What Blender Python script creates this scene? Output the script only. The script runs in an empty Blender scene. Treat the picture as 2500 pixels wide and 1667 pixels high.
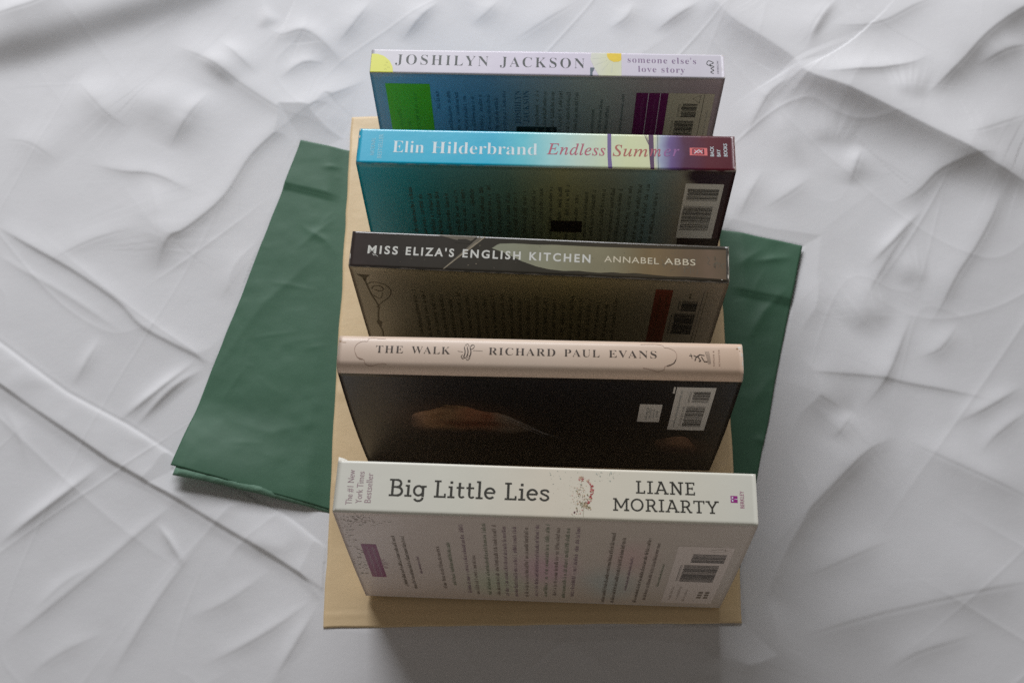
import bpy, math, random
import numpy as np
from mathutils import Matrix, Vector

random.seed(7)
np.random.seed(7)
MM = 0.001
SC = bpy.context.scene
COL = SC.collection

# ------------------------------------------------------------------ camera
cam_data = bpy.data.cameras.new('camera')
cam = bpy.data.objects.new('camera', cam_data)
COL.objects.link(cam)
cam_data.sensor_width = 36.0
cam_data.sensor_fit = 'HORIZONTAL'
cam_data.lens = 43.82
cam_data.clip_start = 0.01
cam_data.clip_end = 50.0
cam.matrix_world = (Matrix.Translation((0.00124, -0.21180, 0.72844))
                    @ Matrix.Rotation(0.423153, 4, 'X') @ Matrix.Rotation(-0.039102, 4, 'Z'))
cam_data.dof.use_dof = True
cam_data.dof.focus_distance = 0.665
cam_data.dof.aperture_fstop = 13.0
SC.camera = cam

# ------------------------------------------------------------------ light
world = bpy.data.worlds.new('World')
SC.world = world
world.use_nodes = True
bg = world.node_tree.nodes['Background']
# the rest of the room: dim warm walls, darker overhead than at the sides
wn = world.node_tree
w_tc = wn.nodes.new('ShaderNodeTexCoord')
w_sep = wn.nodes.new('ShaderNodeSeparateXYZ')
wn.links.new(w_tc.outputs['Generated'], w_sep.inputs[0])
w_cr = wn.nodes.new('ShaderNodeValToRGB')
w_cr.color_ramp.elements[0].position = 0.0
w_cr.color_ramp.elements[0].color = (0.42, 0.39, 0.36, 1)
w_cr.color_ramp.elements[1].position = 0.75
w_cr.color_ramp.elements[1].color = (0.045, 0.042, 0.038, 1)
wn.links.new(w_sep.outputs['Z'], w_cr.inputs['Fac'])
wn.links.new(w_cr.outputs['Color'], bg.inputs['Color'])
bg.inputs['Strength'].default_value = 1.0
win = bpy.data.lights.new('window_light', 'AREA')
win.shape = 'RECTANGLE'
win.size, win.size_y = 1.4, 1.0
win.energy = 48
win.color = (0.955, 0.965, 1.0)
wo = bpy.data.objects.new('window_light', win)
COL.objects.link(wo)
wo.location = (-0.35, 1.90, 1.20)
wo.rotation_euler = (Vector((0.0, 0.1, 0.0)) - Vector(wo.location)).to_track_quat('-Z', 'Y').to_euler()
SC.view_settings.view_transform = 'Standard'
SC.view_settings.look = 'None'
SC.view_settings.gamma = 1.0
SC.view_settings.use_curve_mapping = False
SC.view_settings.exposure = 0.0
SC.cycles.use_denoising = False                                   # keep the fine grain of a dim-room photograph

# ------------------------------------------------------------------ helpers
def srgb(r, g, b):
    def f(c):
        c /= 255.0
        return c / 12.92 if c <= 0.04045 else ((c + 0.055) / 1.055) ** 2.4
    return (f(r), f(g), f(b), 1.0)

def material(name, color=(0.8, 0.8, 0.8, 1), rough=0.5, coat=0.0, spec=0.5, bump=None, mottle=0.0, mottle_scale=60):
    m = bpy.data.materials.new(name)
    m.use_nodes = True
    nt = m.node_tree
    b = nt.nodes['Principled BSDF']
    b.inputs['Base Color'].default_value = color
    b.inputs['Roughness'].default_value = rough
    b.inputs['Coat Weight'].default_value = coat
    b.inputs['Coat Roughness'].default_value = 0.18
    b.inputs['Specular IOR Level'].default_value = spec
    tc = nt.nodes.new('ShaderNodeTexCoord')
    if mottle:
        n = nt.nodes.new('ShaderNodeTexNoise')
        n.inputs['Scale'].default_value = mottle_scale
        n.inputs['Detail'].default_value = 6
        nt.links.new(tc.outputs['Object'], n.inputs['Vector'])
        r = nt.nodes.new('ShaderNodeMapRange')
        r.inputs['To Min'].default_value = 1 - mottle
        r.inputs['To Max'].default_value = 1 + mottle
        nt.links.new(n.outputs['Fac'], r.inputs['Value'])
        mx = nt.nodes.new('ShaderNodeVectorMath')
        mx.operation = 'SCALE'
        mx.inputs[0].default_value = color[:3]
        nt.links.new(r.outputs['Result'], mx.inputs['Scale'])
        nt.links.new(mx.outputs['Vector'], b.inputs['Base Color'])
    if bump:
        scale, dist = bump
        n2 = nt.nodes.new('ShaderNodeTexNoise')
        n2.inputs['Scale'].default_value = scale
        n2.inputs['Detail'].default_value = 5
        nt.links.new(tc.outputs['Object'], n2.inputs['Vector'])
        bp = nt.nodes.new('ShaderNodeBump')
        bp.inputs['Distance'].default_value = dist
        bp.inputs['Strength'].default_value = 1.0
        nt.links.new(n2.outputs['Fac'], bp.inputs['Height'])
        nt.links.new(bp.outputs['Normal'], b.inputs['Normal'])
    return m

def printed(name, stops, rough=0.35, coat=0.25, blobs=(), wear=None, mottle=0.06, bump=(30, 0.0002)):
    """Printed card: colours along the spine direction (x, in mm), then soft patches of ink
    blobs = (x, z, radius_x, radius_z, angle, softness, color, amount), all in mm of the book's own frame."""
    m = material(name, stops[0][1], rough, coat, bump=bump)
    nt = m.node_tree
    b = nt.nodes['Principled BSDF']
    tc = nt.nodes.new('ShaderNodeTexCoord')
    sep = nt.nodes.new('ShaderNodeSeparateXYZ')
    nz = nt.nodes.new('ShaderNodeTexNoise')
    nz.inputs['Scale'].default_value = 45
    nz.inputs['Detail'].default_value = 4
    nt.links.new(tc.outputs['Object'], nz.inputs['Vector'])
    off = nt.nodes.new('ShaderNodeVectorMath'); off.operation = 'MULTIPLY_ADD'
    off.inputs[1].default_value = (0.010, 0.010, 0.010)
    nt.links.new(nz.outputs['Color'], off.inputs[0])
    nt.links.new(tc.outputs['Object'], off.inputs[2])
    sub = nt.nodes.new('ShaderNodeVectorMath'); sub.operation = 'SUBTRACT'
    sub.inputs[1].default_value = (0.005, 0.005, 0.005)
    nt.links.new(off.outputs[0], sub.inputs[0])
    nt.links.new(sub.outputs[0], sep.inputs[0])
    mr = nt.nodes.new('ShaderNodeMapRange')
    mr.inputs['From Min'].default_value = -0.11
    mr.inputs['From Max'].default_value = 0.11
    nt.links.new(sep.outputs['X'], mr.inputs['Value'])
    cr = nt.nodes.new('ShaderNodeValToRGB')
    el = cr.color_ramp.elements
    while len(el) < len(stops):
        el.new(0.5)
    for e, (x, c) in zip(el, stops):
        e.position = min(1, max(0, (x + 110) / 220))
        e.color = c
    nt.links.new(mr.outputs['Result'], cr.inputs['Fac'])
    out = cr.outputs['Color']
    for (bx, bz, rx, rz, ang, soft, colr, amt) in blobs:
        mp = nt.nodes.new('ShaderNodeVectorMath'); mp.operation = 'SUBTRACT'
        mp.inputs[1].default_value = (bx * MM, 0, bz * MM)
        nt.links.new(sub.outputs[0], mp.inputs[0])
        ro = nt.nodes.new('ShaderNodeVectorRotate'); ro.rotation_type = 'Y_AXIS'
        ro.inputs['Angle'].default_value = math.radians(ang)
        nt.links.new(mp.outputs[0], ro.inputs['Vector'])
        sc = nt.nodes.new('ShaderNodeVectorMath'); sc.operation = 'MULTIPLY'
        sc.inputs[1].default_value = (1 / (rx * MM), 0, 1 / (rz * MM))
        nt.links.new(ro.outputs[0], sc.inputs[0])
        ln = nt.nodes.new('ShaderNodeVectorMath'); ln.operation = 'LENGTH'
        nt.links.new(sc.outputs[0], ln.inputs[0])
        ms = nt.nodes.new('ShaderNodeMapRange'); ms.interpolation_type = 'SMOOTHSTEP'
        ms.inputs['From Min'].default_value = 1 + soft
        ms.inputs['From Max'].default_value = max(0.0, 1 - soft)
        ms.inputs['To Max'].default_value = amt
        nt.links.new(ln.outputs['Value'], ms.inputs['Value'])
        mx = nt.nodes.new('ShaderNodeMix'); mx.data_type = 'RGBA'
        nt.links.new(ms.outputs['Result'], mx.inputs['Factor'])
        nt.links.new(out, mx.inputs['A'])
        mx.inputs['B'].default_value = colr
        out = mx.outputs['Result']
    if mottle:
        n3 = nt.nodes.new('ShaderNodeTexNoise')
        n3.inputs['Scale'].default_value = 90
        n3.inputs['Detail'].default_value = 6
        nt.links.new(tc.outputs['Object'], n3.inputs['Vector'])
        m3 = nt.nodes.new('ShaderNodeMapRange')
        m3.inputs['To Min'].default_value = 1 - mottle
        m3.inputs['To Max'].default_value = 1 + mottle
        nt.links.new(n3.outputs['Fac'], m3.inputs['Value'])
        v3 = nt.nodes.new('ShaderNodeVectorMath'); v3.operation = 'SCALE'
        nt.links.new(out, v3.inputs[0])
        nt.links.new(m3.outputs['Result'], v3.inputs['Scale'])
        out = v3.outputs[0]
    if wear:                                                       # ink rubbed off along the folds and at the ends
        hl, ht, amt = wear
        s2 = nt.nodes.new('ShaderNodeSeparateXYZ')
        nt.links.new(tc.outputs['Object'], s2.inputs[0])
        masks = []
        for axis_name, lim, w in (('X', hl, 1.3), ('Y', ht, 0.75)):
            ab = nt.nodes.new('ShaderNodeMath'); ab.operation = 'ABSOLUTE'
            nt.links.new(s2.outputs[axis_name], ab.inputs[0])
            mr2 = nt.nodes.new('ShaderNodeMapRange')
            mr2.inputs['From Min'].default_value = (lim - w) * MM
            mr2.inputs['From Max'].default_value = (lim + 0.1) * MM
            nt.links.new(ab.outputs[0], mr2.inputs['Value'])
            masks.append(mr2.outputs['Result'])
        mxm = nt.nodes.new('ShaderNodeMath'); mxm.operation = 'MAXIMUM'
        nt.links.new(masks[0], mxm.inputs[0]); nt.links.new(masks[1], mxm.inputs[1])
        nw = nt.nodes.new('ShaderNodeTexNoise')
        nw.inputs['Scale'].default_value = 170; nw.inputs['Detail'].default_value = 5
        nt.links.new(tc.outputs['Object'], nw.inputs['Vector'])
        ad = nt.nodes.new('ShaderNodeMath'); ad.operation = 'MULTIPLY_ADD'
        ad.inputs[1].default_value = 0.55; ad.inputs[2].default_value = 0.0
        nt.links.new(mxm.outputs[0], ad.inputs[0])
        ad2 = nt.nodes.new('ShaderNodeMath'); ad2.operation = 'ADD'
        nt.links.new(ad.outputs[0], ad2.inputs[0]); nt.links.new(nw.outputs['Fac'], ad2.inputs[1])
        mr3 = nt.nodes.new('ShaderNodeMapRange')
        mr3.inputs['From Min'].default_value = 0.80; mr3.inputs['From Max'].default_value = 0.98
        mr3.inputs['To Max'].default_value = amt
        nt.links.new(ad2.outputs[0], mr3.inputs['Value'])
        mx4 = nt.nodes.new('ShaderNodeMix'); mx4.data_type = 'RGBA'
        nt.links.new(mr3.outputs['Result'], mx4.inputs['Factor'])
        nt.links.new(out, mx4.inputs['A'])
        mx4.inputs['B'].default_value = (0.74, 0.70, 0.62, 1)
        out = mx4.outputs['Result']
    nt.links.new(out, b.inputs['Base Color'])
    return m

def mesh_object(name, verts, faces, mats, parent=None, midx=None, smooth=False):
    me = bpy.data.meshes.new(name)
    me.from_pydata([tuple(v) for v in verts], [], faces)
    for m in (mats if isinstance(mats, (list, tuple)) else [mats]):
        me.materials.append(m)
    if midx is not None:
        me.polygons.foreach_set('material_index', midx)
    if smooth:
        me.polygons.foreach_set('use_smooth', [True] * len(me.polygons))
    me.update()
    o = bpy.data.objects.new(name, me)
    COL.objects.link(o)
    if parent:
        o.parent = parent
    return o

def fbm(x, y, scale, octaves=3, seed=0, gain=0.5):
    """smooth value noise, roughly -1..1, x and y in mm"""
    tot = np.zeros_like(x); amp = 1.0
    rs = np.random.RandomState(seed)
    for k in range(octaves):
        n = 128
        g = rs.rand(n, n).astype(np.float32) * 2 - 1
        fx = x / scale + 1000.37; fy = y / scale + 1000.71
        ix = np.floor(fx).astype(int); iy = np.floor(fy).astype(int)
        tx = fx - ix; ty = fy - iy
        tx = tx * tx * tx * (tx * (tx * 6 - 15) + 10); ty = ty * ty * ty * (ty * (ty * 6 - 15) + 10)
        a = g[ix % n, iy % n]; b_ = g[(ix + 1) % n, iy % n]
        c = g[ix % n, (iy + 1) % n]; d = g[(ix + 1) % n, (iy + 1) % n]
        tot = tot + amp * ((a * (1 - tx) + b_ * tx) * (1 - ty) + (c * (1 - tx) + d * tx) * ty)
        amp *= gain; scale *= 0.5
    return tot

def poly_dist(px, py, pts):
    """signed distance to a polyline (left positive), the running length 0..1 and the total length"""
    pts = np.array(pts, float)
    seg = np.hypot(*(pts[1:] - pts[:-1]).T)
    cum = np.concatenate([[0], np.cumsum(seg)])
    best = np.full(px.shape, 1e9); sd = np.zeros(px.shape); tt = np.zeros(px.shape)
    for i in range(len(seg)):
        a, b = pts[i], pts[i + 1]
        dx, dy = (b - a) / seg[i]
        t = np.clip((px - a[0]) * dx + (py - a[1]) * dy, 0, seg[i])
        ex = px - a[0] - t * dx; ey = py - a[1] - t * dy
        d = np.hypot(ex, ey)
        side = dx * (py - a[1]) - dy * (px - a[0])
        m = d < best
        best = np.where(m, d, best)
        sd = np.where(m, np.where(side >= 0, d, -d), sd)
        tt = np.where(m, (cum[i] + t) / cum[-1], tt)
    return sd, tt, cum[-1]

def smooth(t):
    t = np.clip(t, 0, 1)
    return t * t * (3 - 2 * t)

def curve_pts(pts, n=6):
    """Catmull-Rom through points"""
    p = np.array(pts, float)
    q = np.vstack([2 * p[0] - p[1], p, 2 * p[-1] - p[-2]])
    out = []
    for i in range(1, len(q) - 2):
        for k in range(n):
            t = k / n
            out.append(0.5 * ((2 * q[i]) + (-q[i - 1] + q[i + 1]) * t + (2 * q[i - 1] - 5 * q[i] + 4 * q[i + 1] - q[i + 2]) * t * t
                              + (-q[i - 1] + 3 * q[i] - 3 * q[i + 1] + q[i + 2]) * t ** 3))
    out.append(p[-1])
    return np.array(out)

# ------------------------------------------------------------------ the two papers (plan outlines in mm, laid on the bed)
GREEN = [(-139, 274.3), (-209.6, 38.8), (122.4, -63), (194.5, 176.2)]          # TL BL BR TR
TAN = [(-104.5, 292.5), (-115.2, -61.3), (128.3, -68.5), (146.0, 284.0)]

def quad_uv(px, py, q):
    """inverse bilinear by iteration: s left-right, t top-bottom"""
    q = np.array(q, float)
    s = np.full(px.shape, .5); t = np.full(px.shape, .5)
    for _ in range(12):
        x = (1-t)*((1-s)*q[0][0]+s*q[3][0]) + t*((1-s)*q[1][0]+s*q[2][0])
        y = (1-t)*((1-s)*q[0][1]+s*q[3][1]) + t*((1-s)*q[1][1]+s*q[2][1])
        xs = (1-t)*(q[3][0]-q[0][0]) + t*(q[2][0]-q[1][0]); ys = (1-t)*(q[3][1]-q[0][1]) + t*(q[2][1]-q[1][1])
        xt = (1-s)*(q[1][0]-q[0][0]) + s*(q[2][0]-q[3][0]); yt = (1-s)*(q[1][1]-q[0][1]) + s*(q[2][1]-q[3][1])
        det = xs*yt - xt*ys
        ex, ey = px - x, py - y
        s = s + (ex*yt - xt*ey)/det; t = t + (xs*ey - ex*ys)/det
    return s, t

def outside(px, py, q):
    """distance outside a convex quad given counter-clockwise (TL, BL, BR, TR), negative inside"""
    d = np.full(px.shape, -1e9)
    for i in range(4):
        a, b = np.array(q[i], float), np.array(q[(i + 1) % 4], float)
        e = (b - a) / np.hypot(*(b - a))
        d = np.maximum(d, (px - a[0]) * e[1] - (py - a[1]) * e[0])
    return d

def green_z(s, t, x, y, ply=0):
    z = 0.35 + 0.0 * x
    under = smooth((outside(x, y, TAN) - 2) / 14)                # free of the tan paper that weighs it down
    z = z + under * (0.55 + 0.45 * fbm(x, y, 60, 2, 21) + 0.20 * fbm(x, y, 14, 2, 22))
    lift = smooth((t - 0.80) / 0.20) * smooth((0.36 - s) / 0.34)
    z = z + under * lift * (7.5 if ply == 0 else 7.7)
    if ply == 0:
        z = z + under * 0.7 * np.exp(-((t - 0.155 - 0.02 * s) / 0.006) ** 2) + under * 1.5 * smooth((0.155 + 0.02 * s - t) / 0.012)
        for (pts, h, w) in [([(-139, 209), (-120, 195), (-108, 178)], .5, 4), ([(-108, 215), (-125, 203), (-140, 188)], .3, 4),
                            ([(-124, 252), (-104, 250)], .5, 2.2), ([(-116, 244), (-102, 240)], .45, 2), ([(-196, 90), (-160, 150), (-118, 190)], .35, 7),
                            ([(188, 168), (160, 166)], .6, 4), ([(150, 108), (165, 130), (182, 146)], .7, 6), ([(145, 60), (160, 80), (168, 86)], .5, 7),
                            ([(-180, 70), (-150, 60), (-120, 66)], .3, 8), ([(148, 45), (157, 40)], .5, 4), ([(145, 160), (170, 176)], .5, 6)]:
            d, tt, ln = poly_dist(x, y, pts)
            z = z + 1.7 * under * h * np.exp(-(np.abs(d) / (.7 * w)) ** 1.3) * np.sin(np.pi * np.clip(tt, 0.02, .98))
        rs = np.random.RandomState(77)
        for k in range(46):                                       # handling creases
            cx, cy = (rs.uniform(-205, -108), rs.uniform(15, 268)) if k < 30 else (rs.uniform(138, 192), rs.uniform(30, 180))
            a = rs.uniform(0, 3.14); L = rs.uniform(8, 42)
            d, tt, ln = poly_dist(x, y, [(cx - L / 2 * math.cos(a), cy - L / 2 * math.sin(a)), (cx + rs.normal(0, 1.5), cy), (cx + L / 2 * math.cos(a), cy + L / 2 * math.sin(a))])
            z = z + under * rs.uniform(.08, .30) * np.exp(-np.abs(d) / rs.uniform(1.0, 2.4)) * np.sin(np.pi * np.clip(tt, 0.0, 1.0))
    return z

def tan_z(s, t, x, y):
    z = 1.45 - 1.25 * smooth((outside(x, y, GREEN) + 4) / 26) + 0.12 * fbm(x, y, 70, 2, 31) * smooth((np.abs(s - .5) - .36) / .1)
    e = np.minimum(s, 1 - s)
    z = z + 0.4 * smooth((0.05 - e) / .05) * np.clip(fbm(x, y, 55, 2, 33), -.2, 1)
    z = z + 0.15 * smooth((t - .95) / .05) * smooth((np.abs(s - .5) - .30) / .2)
    z = z - 0.06 * np.exp(-((t - .972) / .003) ** 2) + 0.15 * np.exp(-((t - .980) / .004) ** 2)
    for (pts, h, w) in [([(131, 30), (124, 22), (120, 8)], .9, 4), ([(128, 12), (133, 2)], .7, 3), ([(-112, 90), (-103, 80)], .4, 5), ([(-113, 30), (-100, 18)], .45, 6)]:
        d, tt, ln = poly_dist(x, y, pts)
        z = z + h * np.exp(-(np.abs(d) / w) ** 1.4) * np.sin(np.pi * np.clip(tt, 0.02, .98))
    return z

# ------------------------------------------------------------------ bed sheet
# folds measured on the bed, mm: a ridge has a height and a width to its left and right, a step drops to its right
FOLDS = [
    ('step', [(-395,345),(-359,353),(-328,361),(-280,378),(-236,394),(-174,423)], 12.5, 12, 110),
    ('ridge', [(-381,379),(-341,388),(-317,400),(-293,415)], 4, 14, 16),
    ('ridge', [(135,408),(157,375),(168,359),(190,337),(207,320),(214,306),(239,290),(278,264),(312,240),(340,221),(368,208)], [4, 7, 8, 9, 10, 13, 16, 15, 13, 9, 6], 40, 14),
    ('ridge', [(249,384),(232,360),(216,327)], 2.6, 4, 18),
    ('ridge', [(213,308),(236,304),(263,307),(287,314),(308,324)], 2.6, 12, 4),
    ('ridge', [(288,281),(319,311),(344,338),(380,363),(408,378)], 7, 40, 11),
    ('step', [(267,286),(279,287),(293,281)], 3, 7, 22),
    ('ridge', [(253,202),(275,212),(294,229),(322,236),(342,236)], 2.8, 18, 6),
    ('ridge', [(233,156),(253,175),(266,188),(281,202)], 1.21, 4.2, 2.1),
    ('ridge', [(264,112),(275,125),(292,151),(309,173),(325,197),(340,223)], 2.0, 14, 5),
    ('ridge', [(226,128),(239,149),(256,173),(271,192)], 1.3, 10, 4),
    ('step', [(251,146),(264,150),(275,149)], 2.4, 9, 18),
    ('step', [(215,113),(232,121),(251,123)], 5, 13, 26),
    ('ridge', [(214,58),(234,80),(252,112),(260,128)], 1.7, 10, 3.5),
    ('ridge', [(170,90),(213,83),(264,73),(304,61)], 0.88, 10.5, 2.1),
    ('ridge', [(127,-68),(147,-32),(166,-11),(193,14),(216,33),(238,42)], 5.5, 20, 10),
    ('ridge', [(233,43),(257,29),(282,15),(322,-7)], 2.4, 14, 14),
    ('ridge', [(166,86),(189,71),(209,57)], 3, 14, 13),
    ('ridge', [(193,39),(202,48),(210,59)], 1.5, 7, 7),
    ('ridge', [(124,-110),(134,-82),(151,-54)], 4, 12, 13),
    ('ridge', [(155,-78),(191,-70),(224,-63),(308,-49)], 3, 35, 18),
    ('ridge', [(-350,221),(-340,215),(-290,181),(-256,157),(-236,136),(-199,114),(-190,105),(-175,95)], 1.21, 7.0, 1.7),
    ('ridge', [(-347,200),(-318,179),(-275,151),(-245,130)], 0.44, 2.8, 2.1),
    ('ridge', [(-316,-7),(-281,20),(-252,47)], 2.0, 5, 3.2),
    ('ridge', [(-308,-68),(-268,-36),(-223,4),(-200,24)], 0.66, 4.2, 2.8),
    ('ridge', [(-240,-91),(-213,-41),(-187,-2)], 0.77, 4.2, 2.8),
    ('ridge', [(-146,-96),(-130,-70),(-117,-45)], 1.1, 4.9, 2.8),
    ('ridge', [(-219,7),(-207,-8),(-197,-23)], 0.99, 1.8, 1.8),
    ('ridge', [(-190,-83),(-145,-62),(-115,-40)], 0.77, 4.2, 3.5),
    ('ridge', [(-278,95),(-271,114),(-264,133)], 0.99, 3.5, 3.5),
    ('ridge', [(-250,70),(-224,91),(-199,114)], 1.8, 4, 3),
    ('ridge', [(-239,65),(-214,93),(-193,108)], 1.21, 2.8, 2.1),
    ('step', [(-175,-6),(-153,-14),(-127,-20)], 1.0, 4, 16),
    ('ridge', [(-234,168),(-225,199),(-213,208),(-190,231),(-173,263),(-149,288),(-132,302),(-89,329)], 2.0, 11, 4),
    ('ridge', [(-240,364),(-214,349),(-191,330),(-156,301),(-141,293),(-131,289),(-107,268)], 2.6, 18, 7),
    ('bump', [(-241,311)], 3, 22, 18),
    ('step', [(-217,348),(-204,336),(-186,320)], 3, 5, 14),
    ('ridge', [(-203,365),(-181,341),(-170,329)], 1.6, 8, 4),
    ('ridge', [(-303,335),(-276,303),(-256,289)], 2.6, 15, 12),
    ('ridge', [(-232,271),(-220,291),(-204,321)], 3.2, 12, 10),
    ('ridge', [(-290,265),(-262,255),(-238,251),(-203,232)], 0.99, 7.7, 2.8),
    ('ridge', [(-170,377),(-157,366),(-140,367),(-121,351),(-106,331)], 2.6, 8, 8),
    ('step', [(-177,375),(-166,377),(-156,382)], 2, 5, 15),
    ('ridge', [(-119,352),(-105,372),(-96,387),(-89,401)], 2.0, 10, 5),
    ('ridge', [(-71,355),(-58,373),(-39,396)], 2.6, 12, 5),
    ('ridge', [(5,349),(37,371),(63,391)], 1.8, 16, 10),
    ('ridge', [(111,355),(132,370),(149,381)], 2.2, 10, 5),
    ('ridge', [(-247,255),(-235,225),(-230,198),(-232,176)], 2.4, 12, 16),
    ('ridge', [(230,353),(271,354),(307,370),(329,378)], 2.2, 20, 7),
    ('step', [(205,257),(223,260),(237,250)], 2, 6, 20),
    ('ridge', [(233,221),(238,236),(246,253)], 2, 7, 8),
    ('ridge', [(190,295),(194,268),(202,235)], 1.6, 9, 8),
    ('ridge', [(164,258),(185,295),(200,308),(205,322)], 1.6, 8, 5),
    ('ridge', [(153,194),(165,217),(179,240)], 1.1, 6.3, 4.2),
    ('ridge', [(172,206),(194,219),(211,232)], 1.1, 8.4, 6.3),
    ('ridge', [(306,252),(331,258),(371,277)], 2.0, 20, 14),
    ('ridge', [(332,312),(357,326),(383,335)], 2.5, 10, 9),
    ('ridge', [(-350,286),(-328,281),(-302,262)], 1.32, 14.0, 9.8),
    ('ridge', [(-310,182),(-283,200),(-243,212)], 1.1, 11.2, 8.4),
    ('ridge', [(-190,151),(-174,176),(-160,195)], 1.1, 8.4, 7.0),
    ('ridge', [(163,-44),(188,-35),(226,-20)], 1.1, 9.8, 6.3),
    ('ridge', [(269,47),(293,57),(323,74)], 1.21, 6.3, 3.5),
    ('ridge', [(281,24),(297,40),(326,59)], 0.88, 5.6, 3.5),
    ('ridge', [(256,94),(273,100),(287,117)], 1.1, 7.0, 4.9),
    ('ridge', [(184,116),(192,137),(208,152)], 1.32, 9.8, 9.8),
    ('ridge', [(109,-100),(112,-88),(126,-76)], 1.1, 5.6, 5.6),
    ('ridge', [(200,-103),(225,-89),(267,-79)], 1.1, 9.8, 7.0),
    ('ridge', [(-290,-49),(-267,-27),(-247,-17)], 0.55, 4.2, 3.5),
    ('ridge', [(-290,-86),(-267,-70),(-238,-57)], 0.55, 4.9, 4.2),
    ('ridge', [(-198,-53),(-173,-44),(-143,-24)], 0.55, 4.9, 4.2),
    ('ridge', [(-323,86),(-309,65),(-301,42)], 0.55, 3.5, 3.5),
    ('ridge', [(-20,368),(-7,379),(3,394)], 1.5, 9, 6),
    ('ridge', [(-157,324),(-139,339),(-120,338)], 1.32, 5.6, 4.2),
    ('ridge', [(77,359),(94,370),(101,387)], 1.32, 6.3, 4.9),
]
HEM_TOP = [(-348,142),(-329,128),(-281,92),(-242,69),(-209,46),(-177,29),(-141,8),(-116,-13),(-96,-27)]
HEM_BOTTOM = [(-343,111),(-325,99),(-295,78),(-251,46),(-204,18),(-161,-9),(-117,-39),(-93,-55)]


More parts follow.
